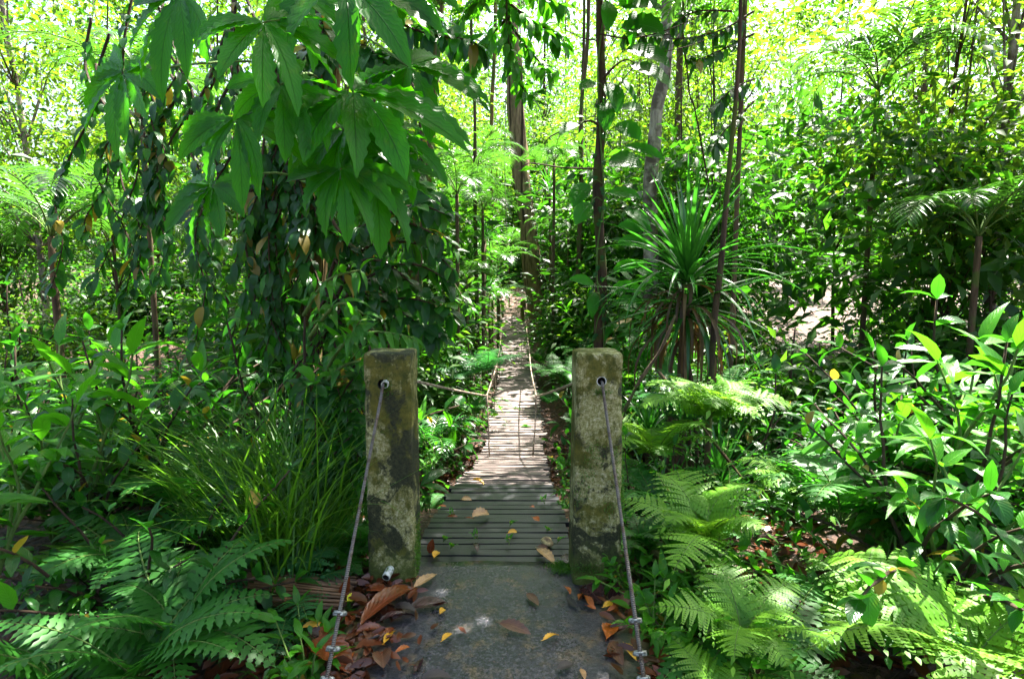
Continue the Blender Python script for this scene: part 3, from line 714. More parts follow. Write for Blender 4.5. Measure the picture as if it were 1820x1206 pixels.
def rosette_mesh(n, L, W, seed, mats, droop=1.3, el=(.15, 1.45), segs=8, base=.03):
    rr = random.Random(seed); mb = MB()
    for i in range(n):
        a = i * 2.39996; t = i / n; e = el[0] + (el[1] - el[0]) * t + rr.uniform(-.15, .15)
        d = Vector((math.cos(a) * math.cos(e), math.sin(a) * math.cos(e), math.sin(e)))
        leaf(mb, Vector((math.cos(a) * base, math.sin(a) * base, t * base * 4)), d, Vector((-math.cos(a) * math.sin(e), -math.sin(a) * math.sin(e), math.cos(e))),
             L * rr.uniform(.75, 1.1), W * rr.uniform(.8, 1.15), segs, droop * rr.uniform(.5, 1.3) * (1.15 - t), .45, 'strap', 0, 0, rr.random(), rr.uniform(-.4, .4))
    return mb.mesh('foliage', mats)
RO = {'big': rosette_mesh(76, 1.05, .05, 3, [M['pandan']], 1.5), 'mid': rosette_mesh(40, .7, .028, 5, [M['pandan']], 1.6, segs=6), 'small': rosette_mesh(26, .42, .022, 9, [M['bright']], 1.2, segs=5),
      'tuft': rosette_mesh(34, .38, .012, 12, [M['grass']], 1.4, (.5, 1.5), 5), 'long': rosette_mesh(46, 1.0, .014, 14, [M['grass']], 2.0, (.7, 1.5), 9, .06)}
def rosette(key, label, pos, stem_h=0, sc=1, cat='plant', name='strap_leaf_plant', group=None, r=.03, rot=None):
    th = thing(name, label, cat, pos, rnd.uniform(0, 6.28), group)
    if stem_h: mb = MB(); tube(mb, [(0, 0, -.15), (.02, .03, stem_h * .5), (0, 0, stem_h)], [r * 1.2, r, r], 8, 0, .1); inst('stem', mb.mesh('stem', [M['bark_brown']]), th)
    inst('foliage', RO[key], th, Matrix.Translation((0, 0, stem_h)) @ Matrix.Scale(sc, 4)); return th
def shrub_mesh(seed, H, spread, nb, L, Wd, mats, shape='oval', droop=.8, segs=4, per=9, up=1.0):
    rr = random.Random(seed); st = MB(); fo = MB()
    for b in range(nb):
        a = rr.uniform(0, 6.28); q = Vector((0, 0, 0)); d = Vector((math.cos(a) * spread, math.sin(a) * spread, up * rr.uniform(.7, 1.2))).normalized()
        l = H * rr.uniform(.6, 1.1); pts = [q.copy()]; k = per
        for i in range(k):
            d = (d + Vector((rr.uniform(-.22, .22), rr.uniform(-.22, .22), -.09 * droop))).normalized(); q = q + d * l / k; pts.append(q.copy())
            if i > 1 or k < 6:
                for s in range(2):
                    an = rr.uniform(0, 6.28); sd = d.orthogonal().normalized(); sd = Matrix.Rotation(an, 3, d) @ sd
                    leaf(fo, q, sd + d * .7 + Vector((0, 0, -.15)), Vector((0, 0, 1)) + rdir() * .35, L * rr.uniform(.45, 1.25), Wd * rr.uniform(.65, 1.2), segs, droop * rr.uniform(.4, 1.7), .22, shape, 0, rr.choice((0,) * 16 + (1, 1, 2)), rr.random(), rr.uniform(-.5, .5), .012)
        leaf(fo, q, d, Vector((0, 0, 1)), L, Wd, segs, droop, .2, shape, 0, 0, rr.random())
        tube(st, pts, [.008 * H * (1.3 - i / len(pts)) + .0015 for i in range(len(pts))], 5, 0)
    return st.mesh('stem', [mats[1]]), fo.mesh('foliage', [mats[0], M['bright'], M['sick']])
SH = {'oval': shrub_mesh(1, 1.4, .6, 12, .17, .075, [M['shrub'], M['stem_dark']]),
      'oval_b': shrub_mesh(2, 1.2, .8, 12, .15, .06, [M['shrub'], M['stem_dark']]),
      'bright': shrub_mesh(3, .9, .7, 9, .14, .045, [M['bright'], M['stem']], 'lance'),
      'ginger': shrub_mesh(4, 1.3, .35, 7, .34, .085, [M['bright'], M['stem']], 'lance', .9, 5, 8, 1.3),
      'weed': shrub_mesh(5, .28, .7, 6, .10, .032, [M['bright'], M['stem']], 'lance', .9, 4, 4),
      'weed_b': shrub_mesh(6, .34, .6, 6, .085, .045, [M['bright'], M['stem']], 'oval', .8, 4, 5),
      'sprout': shrub_mesh(7, .05, .5, 2, .055, .02, [M['bright'], M['stem']], 'lance', .8, 4, 2)}
def shrub(key, label, pos, sc=1, rz=None, name='shrub', cat='shrub', group=None):
    th = thing(name, label, cat, pos, rnd.uniform(0, 6.28) if rz is None else rz, group, sc)
    inst('stem', SH[key][0], th); inst('foliage', SH[key][1], th); return th

# ------------------------------------------------------------------ left tree with big lobed leaves
lt = thing('lobed_leaf_tree', 'tall tree on the left with huge dark green hand shaped lobed leaves', 'tree', P(548, 700, 4.4) * 1)
lt.location.z = ground(lt.location.x, lt.location.y); LO = Vector(lt.location)
path = smooth_path([Vector((LO.x, LO.y, LO.z - .3)), P(548, 640, 4.4), P(556, 480, 4.4), P(566, 330, 4.4), P(583, 160, 4.4), P(592, 20, 4.4), P(596, -160, 4.4), P(600, -420, 4.4)], 6)
mb = MB(); tube(mb, [p - LO for p in path], [.115 - .0012 * i for i in range(len(path))], 14, 0, .16)
# fibrous roots clinging to the bark
for k in range(26):
    a = rnd.uniform(-2.9, -.2); pts = []
    i0 = rnd.randrange(0, 14); i1 = min(len(path) - 1, i0 + rnd.randrange(8, 22))
    for i in range(i0, i1): r_ = .118 - .0012 * i; pts.append(path[i] - LO + Vector((math.cos(a) * r_, math.sin(a) * r_, 0))); a += rnd.uniform(-.1, .1)
    tube(mb, pts, [rnd.uniform(.004, .009)] * len(pts), 5, 0)
inst('trunk', mb.mesh('trunk', [M['bark_gold']]), lt)
def lobed(parent, origin, b, tip, nrm, nl=9, spread=128, wk=.215, mat='palmate', droop=.65, stalk=None):
    mb = MB(); b = Vector(b); ax = Vector(tip) - b; Rr = ax.length; ax.normalize(); nrm = Vector(nrm); nrm = (nrm - ax * nrm.dot(ax)).normalized(); r0 = rnd.uniform(.2, .8)
    for k in range(nl):
        a = R(-spread + 2 * spread * k / (nl - 1) + rnd.uniform(-7, 7)); d = Matrix.Rotation(a, 3, nrm) @ ax
        l = Rr * (1 - .38 * abs(a) / R(spread)) * rnd.uniform(.92, 1.05)
        leaf(mb, b - Vector(origin) + nrm * .0025 * ((k % 2) + .2 * k) + d * .01, d, nrm + rdir() * .28, l, Rr * wk * (.85 + .25 * rnd.random()), 17, droop * rnd.uniform(.5, 1.7), .34, 'obov' if k % 3 == 0 else 'oval', .09, 0, r0 + rnd.uniform(-.25, .25), rnd.uniform(-.9, .9), .035)
    if stalk is not None:
        s = Vector(stalk); m_ = s.lerp(b, .5) + Vector((0, 0, .08)); tube(mb, [p - Vector(origin) for p in smooth_path([s, m_, b], 5)], [.009 - .0004 * i for i in range(11)], 7, 1)
    return inst('leaf', mb.mesh('leaf', [M[mat], M['stem']]), parent)
tp = lambda v: path[min(range(len(path)), key=lambda i: abs(pix_v(path[i].y, path[i].z) - v))]
LL = [((628, 165, 2.65), (865, 225, 2.55), (.1, -.6, .8), tp(120)),
      ((725, 118, 3.0), (893, 185, 2.9), (.2, -.7, .7), tp(60)),
      ((612, -30, 2.5), (745, 75, 2.25), (.1, -.6, .8), tp(-60)),
      ((700, -45, 2.7), (805, 45, 2.6), (.2, -.6, .8), tp(-80)),
      ((470, 40, 2.3), (575, 175, 2.2), (.25, -.7, .6), tp(60)),
      ((612, 232, 2.75), (765, 285, 2.6), (.2, -.7, .6), tp(250)),
      ((606, 300, 2.6), (700, 410, 2.5), (.0, -.8, .5), tp(330)),
      ((420, 210, 2.5), (520, 330, 2.4), (.1, -.8, .5), tp(240)),
      ((655, 300, 2.9), (775, 410, 2.8), (.2, -.8, .5), tp(330)),
      ((500, 150, 2.5), (590, 262, 2.4), (.1, -.6, .7), tp(160)), ((560, 250, 2.9), (640, 330, 2.8), (.2, -.5, .8), tp(260)), ((690, 235, 3.1), (800, 330, 3.0), (.2, -.6, .7), tp(250)), ((520, -20, 2.7), (600, 110, 2.6), (.2, -.6, .7), tp(0)),
      ((320, -10, 2.6), (250, 160, 2.5), (-.2, -.7, .6), tp(40)),
      ((380, 330, 3.0), (290, 440, 2.9), (-.2, -.8, .5), tp(340)),
      ((220, 130, 3.0), (150, 270, 2.9), (-.2, -.7, .6), tp(140))]
for b, tpx, n_, st_ in LL: lobed(lt, LO, P(*b), P(*tpx), n_, stalk=st_)
# upper crown, above the frame, that shades the foreground
cm, _ = crown_mesh('crown', 21, 2.2, 2.2, 1.2, 30, 50, .34, .13, [M['palmate'], M['bg_dark']], .5)
o = inst('crown', cm, lt); o.location = P(600, -420, 4.4) - LO + Vector((.2, .0, 1.2))

# ------------------------------------------------------------------ slender tree on the right with climbing big leaves
rt = thing('slender_tree', 'slender dark mossy tree trunk rising behind the right concrete post', 'tree', P(1066, 700, 6.2)); rt.location.z = ground(rt.location.x, 6.2); RO_ = Vector(rt.location)
rpath = smooth_path([RO_ + Vector((0, 0, -.2)), P(1066, 600, 6.2), P(1068, 500, 6.2), P(1064, 400, 6.2), P(1064, 310, 6.2), P(1070, 170, 6.2), P(1066, 60, 6.2), P(1066, -60, 6.2), P(1062, -400, 6.2), P(1060, -700, 6.2)], 6)
mb = MB(); tube(mb, [p - RO_ for p in rpath], [.064 - .0006 * i for i in range(len(rpath))], 12, 0, .2)
def twig(mb, pts, r, o): q = smooth_path(pts, 5); tube(mb, [p - o for p in q], [r * (1 - .75 * i / len(q)) for i in range(len(q))], 6, 0, .1)
Y6 = 6.1
twig(mb, [P(1064, 222, Y6), P(1045, 215, Y6), P(1010, 228, Y6), P(975, 245, 6), P(968, 262, 6)], .014, RO_)
twig(mb, [P(1072, 140, Y6), P(1092, 118, 6), P(1112, 106, 6), P(1128, 112, 6)], .014, RO_)
twig(mb, [P(1060, 72, Y6), P(1030, 66, Y6), P(1000, 50, Y6)], .008, RO_)
twig(mb, [P(1060, 300, Y6), P(1000, 298, Y6), P(940, 290, 6), P(925, 305, 6)], .011, RO_)
twig(mb, [P(1066, 60, Y6), P(1120, 68, 6), P(1190, 52, 5.9), P(1260, 20, 5.8)], .010, RO_)
twig(mb, [P(1070, 190, Y6), P(1140, 108, 6), P(1230, 80, 5.9), P(1330, 40, 5.8)], .007, RO_)
inst('trunk', mb.mesh('trunk', [M['bark_dark']]), rt)
cm, _ = crown_mesh('crown', 22, 1.0, 2.3, 1.2, 46, 95, .22, .09, [M['bg_leaf'], M['bg_dark']], .5)
o = inst('crown', cm, rt); o.location = Vector((.5, -1.75, 6.7))  # unseen crown, shifted and narrowed to keep sun off the slab
# climber with big leaves
cl = thing('climbing_plant', 'climber with large smooth leaves on long stalks up the slender dark trunk', 'climbing plant', P(1066, 640, 6.1)); CO = Vector(cl.location)
mb = MB(); tube(mb, [p - CO + Vector((.05 * math.cos(i * .35), -.055, 0)) for i, p in enumerate(rpath[4:44])], [.010] * 40, 6, 0); inst('stem', mb.mesh('stem', [M['stem']]), cl)
def big_leaf(parent, org, a, b, c, wpx, nrm, mat='arum', droop=.8, shape='oval'):
    """stalk from a to b, blade from b to c"""
    mb = MB(); a, b, c = Vector(a), Vector(b), Vector(c); L = (c - b).length; Wd = 1.35 * wpx / F * b.y
    tube(mb, [p - org for p in smooth_path([a, a.lerp(b, .55) + Vector((0, 0, .03 + .1 * (a - b).length)), b], 4)], [.0045] * 9, 5, 1)
    d = (c - b).normalized(); d = (d + Vector((0, 0, droop * .4))).normalized()
    leaf(mb, b - org, d, nrm, L * 1.04, Wd * rnd.uniform(.75, 1.05), 13, droop * rnd.uniform(.6, 1.4), .25, shape, .03, 0, None, rnd.uniform(-.5, .5), .02)
    inst('leaf', mb.mesh('leaf', [M[mat], M['stem']]), parent)
UP = (0.15, -.9, .5)
for (v0, b, c, wp, n_) in [
    (60, (1105, 12), (1172, 22), 34, UP), (30, (1112, -25), (1170, 5), 40, UP), (110, (1104, 50), (1182, 52), 34, UP), (90, (1085, 5), (1078, 45), 22, (.3, -.9, .2)), (70, (1108, 15), (1120, -40), 24, UP),
    (150, (1112, 88), (1190, 118), 30, UP), (175, (1120, 115), (1192, 165), 36, UP), (180, (1096, 138), (1132, 182), 14, UP),
    (150, (1078, 148), (1102, 196), 32, (.2, -.95, .1)), (185, (1075, 182), (1078, 226), 28, (.0, -1, .0)), (160, (1060, 150), (1030, 160), 18, (-.2, -.9, .4)),
    (240, (1102, 190), (1140, 205), 20, UP), (270, (1092, 225), (1140, 245), 24, UP), (215, (1030, 222), (994, 240), 18, (-.2, -.7, .6)),
    (300, (1082, 285), (1138, 305), 34, UP), (290, (1110, 260), (1180, 285), 16, UP), (330, (1048, 330), (1016, 365), 26, (-.2, -1, .1)), (360, (1050, 362), (1024, 400), 28, (-.3, -1, .1)),
    (375, (1082, 342), (1136, 358), 22, UP), (400, (1112, 375), (1160, 412), 20, UP), (430, (1098, 402), (1158, 414), 22, UP), (455, (1098, 432), (1160, 436), 26, UP), (520, (1088, 512), (1146, 514), 20, UP),
    (560, (1095, 535), (1150, 545), 18, UP), (520, (1055, 505), (1012, 500), 18, UP), (545, (1058, 520), (1050, 560), 16, (-.2, -.9, .3)), (495, (1090, 480), (1145, 470), 18, UP), (90, (1128, 20), (1120, 75), 16, UP)]:
    a = min(rpath, key=lambda p: abs(pix_v(p.y, p.z) - v0)) + Vector((.03, -.06, 0)); big_leaf(cl, CO, a, P(*b, 6.0), P(*c, 5.85), wp, n_)
iv = thing('ivy', 'small heart shaped ivy leaves clinging to the slender dark trunk', 'ivy', P(1066, 560, 6.1)); mb = MB()
for k in range(70):
    p = rpath[rnd.randrange(2, 30)]; a = rnd.uniform(-2.9, -.2); q = p + Vector((math.cos(a) * .075, math.sin(a) * .075, rnd.uniform(-.1, .1)))
    leaf(mb, q - Vector(iv.location), Vector((math.cos(a), math.sin(a) * .3, -.6)), (math.cos(a) * .3, math.sin(a), .5), rnd.uniform(.05, .10), .05, 4, .6, .2, 'heart')
inst('foliage', mb.mesh('foliage', [M['shrub']]), iv)

# ------------------------------------------------------------------ other named trunks
def trunk_tree(label, pts, rads, bk, crown=None, name='tree', rough=.15, extra=None):
    base = Vector(pts[0]); base.z = ground(base.x, base.y); th = thing(name, label, 'tree', base)
    q = smooth_path([base + Vector((0, 0, -.3))] + [Vector(p) for p in pts[1:]], 6); n = len(q)
    mb = MB(); tube(mb, [p - base for p in q], [lerp_tab([(i / (len(rads) - 1), r) for i, r in enumerate(rads)], j / (n - 1)) for j in range(n)], 12, 0, rough, seed=rnd.uniform(0, 50))
    if extra:
        for e in extra: twig(mb, e[0], e[1], base)
    inst('trunk', mb.mesh('trunk', [M[bk]]), th)
    if crown:
        (key, off, sc) = crown; o = inst('crown', CRN[key][1], th); o.location = q[-1] - base + Vector(off); o.scale = (sc,) * 3
    return th, q
ct, cq = trunk_tree('leaning vine wrapped brown tree right beside the far end of the bridge',
    [P(965, 600, 15.6), P(958, 570, 15.6), P(948, 500, 15.6), P(940, 420, 15.6), P(928, 330, 15.6), P(921, 240, 15.6), P(914, 130, 15.6), P(908, 20, 15.6), P(905, -150, 15.6), P(905, -300, 15.6)],
    [.29, .25, .23, .22, .21, .2, .18], 'bark_mid', ('c', (-.8, 0, 1.4), .6))
v_ = thing('climbing_vine', 'leafy green vine winding up the leaning brown trunk beside the bridge', 'vine', P(955, 560, 15.4)); mb = MB()
for s in range(4):
    pts = []; a = rnd.uniform(0, 6)
    for i in range(2, 46): a += rnd.uniform(.02, .16); pts.append(cq[i] - Vector(v_.location) + Vector((math.cos(a) * .22, math.sin(a) * .22, 0)))
    tube(mb, pts, [.018] * len(pts), 5, 1)
for k in range(230):
    i = rnd.randrange(0, 26); a = rnd.uniform(-1.1, 1.2); p = cq[i] - Vector(v_.location) + Vector((math.cos(a) * .25, math.sin(a) * .25, rnd.uniform(-.2, .2)))
    leaf(mb, p, Vector((math.cos(a), math.sin(a), -.8)), (math.cos(a), math.sin(a), .6), .13, .10, 2, .5, .2, 'heart')
inst('foliage', mb.mesh('foliage', [M['shrub'], M['stem_dark']]), v_)
trunk_tree('pale blotched grey tree trunk behind the large leaved climber on the right',
    [P(1155, 620, 10), P(1154, 520, 10), P(1157, 430, 10), P(1156, 330, 10), P(1163, 250, 10), P(1168, 190, 10), P(1182, 130, 10), P(1184, 60, 10), P(1186, -40, 10), P(1190, -220, 10)],
    [.13, .12, .11, .10, .09, .08], 'bark_pale', ('b', (.8, 0, 1), .7),
    extra=[([P(1170, 10, 10), P(1185, 30, 10), P(1194, 70, 9.9), P(1190, 140, 9.9)], .03), ([P(1184, 100, 10), P(1220, 40, 9.9), P(1240, -40, 9.8)], .03)])
trunk_tree('mossy trunk standing behind the lobed leaf tree, left of the bridge', [P(735, 620, 9), P(738, 500, 9), P(746, 400, 9), P(756, 300, 9), P(764, 200, 9), P(775, 60, 9), P(790, -100, 9), P(795, -260, 9)], [.13, .11, .1, .09, .07], 'bark_gold', ('e', (0, 0, .6), 1.2))
trunk_tree('thin dark stem at the right edge, in front of the strap leaf plant', [P(1258, 700, 5.0), P(1268, 600, 5.0), P(1280, 480, 5.0), P(1290, 370, 5.0), P(1298, 280, 5.0), P(1312, 120, 5.0), P(1318, -80, 5.0), P(1320, -300, 5)], [.028, .025, .02, .016, .012], 'bark_dark', ('bushy', (.2, .2, .4), .4), 'sapling',
    extra=[([P(1293, 340, 5), P(1310, 290, 5), P(1340, 240, 5)], .010)])
for i, (u0, u1, Y, r_, bk, key, lab) in enumerate([
    (1030, 1038, 13, .04, 'bark_dark', 'd', 'thin leaf covered dark tree between the leaning brown trunk and slender dark trunk'),
    (850, 838, 11, .035, 'bark_dark', 'd', 'thin dark tree among the palms left of the bridge'),
    (1020, 1045, 12, .045, 'bark_brown', 'd', 'slightly leaning brown tree near the bridge\'s right side'),
    (1252, 1232, 17, .06, 'bark_brown', 'b', 'brown trunk behind the strap leaf plant on the right'),
    (868, 880, 17, .06, 'bark_gold', 'd', 'thin tree left of the bridge\'s far posts')]):
    trunk_tree(lab, [P(u0, 640, Y), P(u0 + (u1 - u0) * .3, 480, Y), P(u0 + (u1 - u0) * .5, 330, Y), P((u0 + u1) / 2, 200, Y), P(u1, 60, Y), P(u1, -100, Y)], [r_ * 1.2, r_, r_ * .9, r_ * .75], bk, (key, (0, 0, .3), .9 if Y > 17 else .5))

# hanging leafy branch at the top centre
hb = thing('hanging_branch', 'leafy branch hanging into view at the top centre above the bridge', 'branch', P(905, -60, 7.5)); HO = Vector(hb.location); sm = MB(); fo = MB()
for pts in ([(905, -60), (900, 20), (905, 80), (915, 125)], [(900, 0), (935, 30), (975, 55), (1000, 70)], [(905, 40), (940, 90), (965, 115), (985, 130)], [(905, 30), (875, 60), (850, 95), (835, 120)],
            [(905, -60), (860, -10), (830, 20), (812, 60)], [(905, 80), (925, 150), (950, 175)], [(905, -60), (960, -10), (1000, 10)]):
    q = smooth_path([P(u, v, 7.5 + rnd.uniform(-.4, .4)) for u, v in pts], 6); tube(sm, [p - HO for p in q], [.016 * (1.1 - i / len(q)) + .003 for i in range(len(q))], 6)
    for i in range(2, len(q)):
        for s in range(3):
            d = (q[i] - q[i - 1]).normalized(); leaf(fo, q[i] - HO + rdir() * .04, (rdir() + d * .6 + Vector((0, 0, -.5))), Vector((0, -.3, 1)) + rdir() * .5, rnd.uniform(.16, .28), rnd.uniform(.07, .11), 5, .8, .2, 'oval')
inst('stem', sm.mesh('stem', [M['stem_dark']]), hb); inst('foliage', fo.mesh('foliage', [M['bright']]), hb)
# oval leaved branches on the left, arching to the right over the left post
def branchy(label, org, plist, Y0, Y1, L, Wd, mat, shape='oval', per=2, stemm='stem_dark', name='shrub', dens=1):
    th = thing(name, label, 'shrub', org); O = Vector(org); sm = MB(); fo = MB()
    for pts in plist:
        k = len(pts) - 1; q = smooth_path([P(u, v, Y0 + (Y1 - Y0) * i / k + rnd.uniform(-.08, .08)) for i, (u, v) in enumerate(pts)], 6)
        tube(sm, [p - O for p in q], [.010 * (1.15 - i / len(q)) + .002 for i in range(len(q))], 6)
        for i in range(3, len(q)):
            for s in range(per):
                d = (q[i] - q[i - 1]).normalized(); t = rdir(); t = (t - d * t.dot(d)).normalized()
                leaf(fo, q[i] - O, t + d * .7 + Vector((0, -.1, -.45)), Vector((0, -.45, .9)) + rdir() * .4, L * rnd.uniform(.45, 1.35), Wd * rnd.uniform(.6, 1.25), 6, rnd.uniform(.3, 1.6), .22, shape, 0, rnd.choice((0,) * 17 + (1, 1, 1, 2)), None, rnd.uniform(-.5, .5), .012)
    inst('stem', sm.mesh('stem', [M[stemm]]), th); inst('foliage', fo.mesh('foliage', [M[mat], M['bright'], M['sick']]), th); return th
branchy('shrub of drooping dark oval leaves reaching right above the left concrete post', P(590, 620, 4.0),
    [[(585, 600), (620, 520), (680, 480), (740, 470), (800, 500)], [(585, 560), (640, 450), (700, 430), (760, 440), (805, 480)], [(600, 600), (660, 545), (720, 530), (790, 545)], [(590, 580), (650, 500), (715, 555), (765, 590)],
     [(600, 430), (650, 400), (720, 395), (780, 420)], [(600, 560), (680, 560), (740, 575), (780, 600)], [(580, 640), (600, 560), (640, 520), (670, 540)], [(590, 500), (660, 460), (735, 505), (800, 560)], [(600, 440), (690, 380), (745, 365), (790, 380)]],
    3.9, 3.6, .145, .066, 'shrub', per=2)
branchy('bright lance leaved shoots low behind the left concrete post', P(560, 700, 3.5),
    [[(560, 690), (600, 620), (660, 590), (735, 600)], [(560, 700), (590, 640), (620, 600), (640, 570)], [(560, 700), (610, 650), (660, 640)], [(550, 600), (600, 540), (650, 560)], [(540, 560), (580, 500), (640, 480)]], 3.5, 3.2, .15, .04, 'bright', 'lance', 2, 'stem')
branchy('understorey shrub with mixed leaves beside the left post and tall grass', P(600, 900, 3.4),
    [[(600, 880), (590, 780), (610, 700), (640, 660)], [(600, 880), (620, 800), (615, 740), (600, 690)], [(610, 880), (630, 840), (640, 780)], [(600, 880), (570, 820), (560, 740), (550, 680)], [(600, 870), (580, 840), (600, 800), (640, 760)]], 3.5, 3.3, .15, .05, 'shrub', 'lance', 3)
branchy('dark leafed creeper hanging in front of the left tree trunk', P(560, 100, 4.0),
    [[(560, 0), (575, 60), (570, 120)], [(560, 20), (610, 60), (660, 90), (700, 130)], [(560, 60), (540, 100), (530, 150)], [(640, -20), (690, 30), (760, 60), (830, 70)], [(700, -30), (760, 20), (800, 60), (850, 80)], [(620, 80), (660, 110), (700, 100), (760, 120)],
     [(520, 380), (560, 400), (600, 420), (640, 460)], [(520, 300), (540, 350), (530, 420)], [(680, 300), (740, 330), (780, 370)]], 4.1, 3.8, .17, .07, 'shrub', per=3)

def curtain(label, u0, u1, v0, v1, Y0, Y1, n, L, Wd, mat, shape, seed, per=2):
    rq = random.Random(seed); pl_ = []
    for k in range(n):
        u = rq.uniform(u0, u1); a = rq.uniform(v0, v0 + (v1 - v0) * .35); b = rq.uniform(v0 + (v1 - v0) * .6, v1); m_ = [(u, a)]
        for j in range(1, 6): u += rq.uniform(-48, 48); m_.append((u, a + (b - a) * j / 5))
        pl_.append(m_)
    return branchy(label, P((u0 + u1) / 2, v1, (Y0 + Y1) / 2), pl_, Y0, Y1, L, Wd, mat, shape, per, 'stem_dark')
curtain('dark curtain of oval leaved creepers over the lobed leaf tree\'s trunk', 505, 600, -40, 660, 4.25, 4.0, 12, .13, .055, 'shrub', 'oval', 1)
curtain('small bright leaved creeper low on the left beside the tall grass', 515, 640, 420, 860, 3.9, 3.6, 12, .085, .032, 'bright', 'lance', 2)
curtain('leafy creeper curtain left of the lobed leaf tree\'s trunk', 380, 515, -60, 640, 4.6, 4.2, 14, .15, .06, 'shrub', 'oval', 3)
curtain('creeper curtain hanging behind the drooping oval leaved shrub', 620, 745, 120, 640, 5.4, 5.0, 12, .13, .05, 'bg_dark', 'lance', 4)
curtain('dark small leaved thicket between the left tree and left concrete post', 560, 660, 560, 940, 4.1, 3.8, 12, .10, .045, 'shrub', 'oval', 5)
curtain('dangling leafy vines at the far left', 150, 380, -60, 560, 5.4, 5.0, 12, .17, .07, 'shrub', 'oval', 6)
branchy('dark leafy bough crossing the upper right in front of the pale trunk', P(1330, 40, 6.6), [[(1340, 20), (1290, 50), (1240, 65), (1180, 70)], [(1340, 60), (1280, 90), (1230, 110)], [(1340, 140), (1300, 160), (1265, 195)], [(1300, 20), (1240, 20), (1200, 40)], [(1340, 180), (1290, 230), (1270, 260)], [(1190, 60), (1150, 65), (1110, 60)]], 6.8, 6.4, .17, .075, 'bg_dark', per=3)
branchy('large leaved bush low between slender dark trunk and strap leaf rosette', P(1120, 640, 6.4), [[(1120, 660), (1100, 560), (1130, 480)], [(1120, 660), (1140, 600), (1160, 560)], [(1120, 660), (1095, 600), (1080, 540)], [(1100, 660), (1150, 640), (1180, 620)]], 6.4, 6.2, .34, .09, 'arum', 'lance', 2, 'stem')

# lianas
def liana(label, pts, r, mat='stem_dark'):
    q = smooth_path([P(*p) for p in pts], 6); o_ = q[0]; mb = MB(); tube(mb, [p - o_ for p in q], [r * (1 + .2 * math.sin(i)) for i in range(len(q))], 6, 0, .1)
    o = inst('liana', mb.mesh('liana', [M[mat]])); o.location = o_; tag(o, label, 'liana', 'lianas hanging among the trees')
liana('woody liana looping down beside the dark oval leaved shrub', [(640, -40, 3.9), (650, 120, 3.9), (640, 260, 3.9), (585, 360, 3.9), (620, 430, 3.9), (690, 480, 3.9)], .010, 'bark_brown')
liana('curved liana hanging in front of the yellow green trees at upper right', [(1216, -40, 7), (1214, 60, 7), (1222, 130, 7), (1226, 170, 7), (1236, 200, 7), (1260, 330, 7)], .010)
liana('thin liana running diagonally through the ferns right of the right post', [(1170, 660, 4.4), (1215, 715, 4.4), (1265, 780, 4.4), (1320, 850, 4.4)], .012, 'bark_brown')
liana('thin branch slanting up behind the right post', [(1105, 740, 4.2), (1135, 680, 4.2), (1175, 620, 4.2), (1200, 560, 4.2)], .012, 'bark_brown')
liana('pale thin aerial root hanging left of the vine wrapped trunk', [(897, -40, 9), (899, 150, 9), (897, 300, 9), (901, 420, 9)], .005, 'bark_pale')
liana('long straight aerial root between the pale trunk and the strap leaf plant', [(1270, -40, 8), (1268, 200, 8), (1280, 330, 8), (1272, 480, 8)], .007)

# ------------------------------------------------------------------ strap leaved plant (right)
pd = P(1222, 505, 5.4); g = ground(pd.x + .1, 5.4)
th = rosette('big', 'huge rosette of long strap leaves on a dark stem, right of the slender dark trunk', Vector((pd.x, pd.y, g)), pd.z - g, 1.0, 'plant', 'strap_leaf_plant', None, .05)
mb = MB()
for k in range(52):
    a = rnd.uniform(0, 6.28); d = Vector((math.cos(a), math.sin(a) , rnd.uniform(-.5, .3))); leaf(mb, Vector((0, 0, pd.z - g - rnd.uniform(0, .5))) + d * .06, d, (0, 0, 1), rnd.uniform(.5, .95), rnd.uniform(.03, .05), 9, 2.4, .5, 'strap', 0, 0, rnd.random(), rnd.uniform(-1, 1))
inst('dead_leaves', mb.mesh('dead_leaves', [M['dead']]), th)
inst('lower_foliage', rosette_mesh(46, .95, .045, 33, [M['pandan']], 1.5, (-.5, .5)), th, Matrix.Translation((0, 0, pd.z - g - .3)))
mb = MB()
for k in range(7):
    a = k * .9; tube(mb, smooth_path([(0, 0, (pd.z - g) * .75), (.12 * math.cos(a), .12 * math.sin(a), (pd.z - g) * .5), (.26 * math.cos(a), .26 * math.sin(a), -.1)], 4), [.018] * 9, 6)
inst('prop_roots', mb.mesh('prop_roots', [M['bark_dark']]), th)
p = P(1165, 560, 6.6); rosette('big', 'smaller strap leaved plant low behind the big rosette', gz(1160, 6.6), .8, .62)
p = gz(1290, 5.2); rosette('big', 'strap leaved plant at the right edge beneath the thin dark stem', p, .45, .7)
p = gz(1180, 4.9); rosette('mid', 'dark strap leaved tuft just right of the right concrete post', p, .15, 1.0)
rosette('mid', 'pale green tuft of narrow leaves behind the slender dark trunk', gz(990, 12.5), .35, 1.1)
rosette('mid', 'strap leaved tuft standing right of the bridge', gz(1010, 9.6), .5, .9)
for (u, v, Y, sc, lab) in [(862, 425, 11.5, 1.1, 'spiky rosette on a thin stem left of the vine wrapped trunk, uppermost of three'), (868, 520, 12, 1.0, 'spiky rosette on a thin stem beside the bridge, lowest of three'), (835, 470, 10.5, 1.0, 'spiky rosette on a thin stem behind the oval leaved shrub, middle of three'),
                       (977, 345, 14, 1.1, 'tall spiky rosette tree just right of the vine wrapped trunk')]:
    c = P(u, v, Y); b = Vector((c.x, Y, ground(c.x, Y))); rosette('mid', lab, b, c.z - b.z, sc, 'plant', 'spiky_rosette_plant', None, .035)

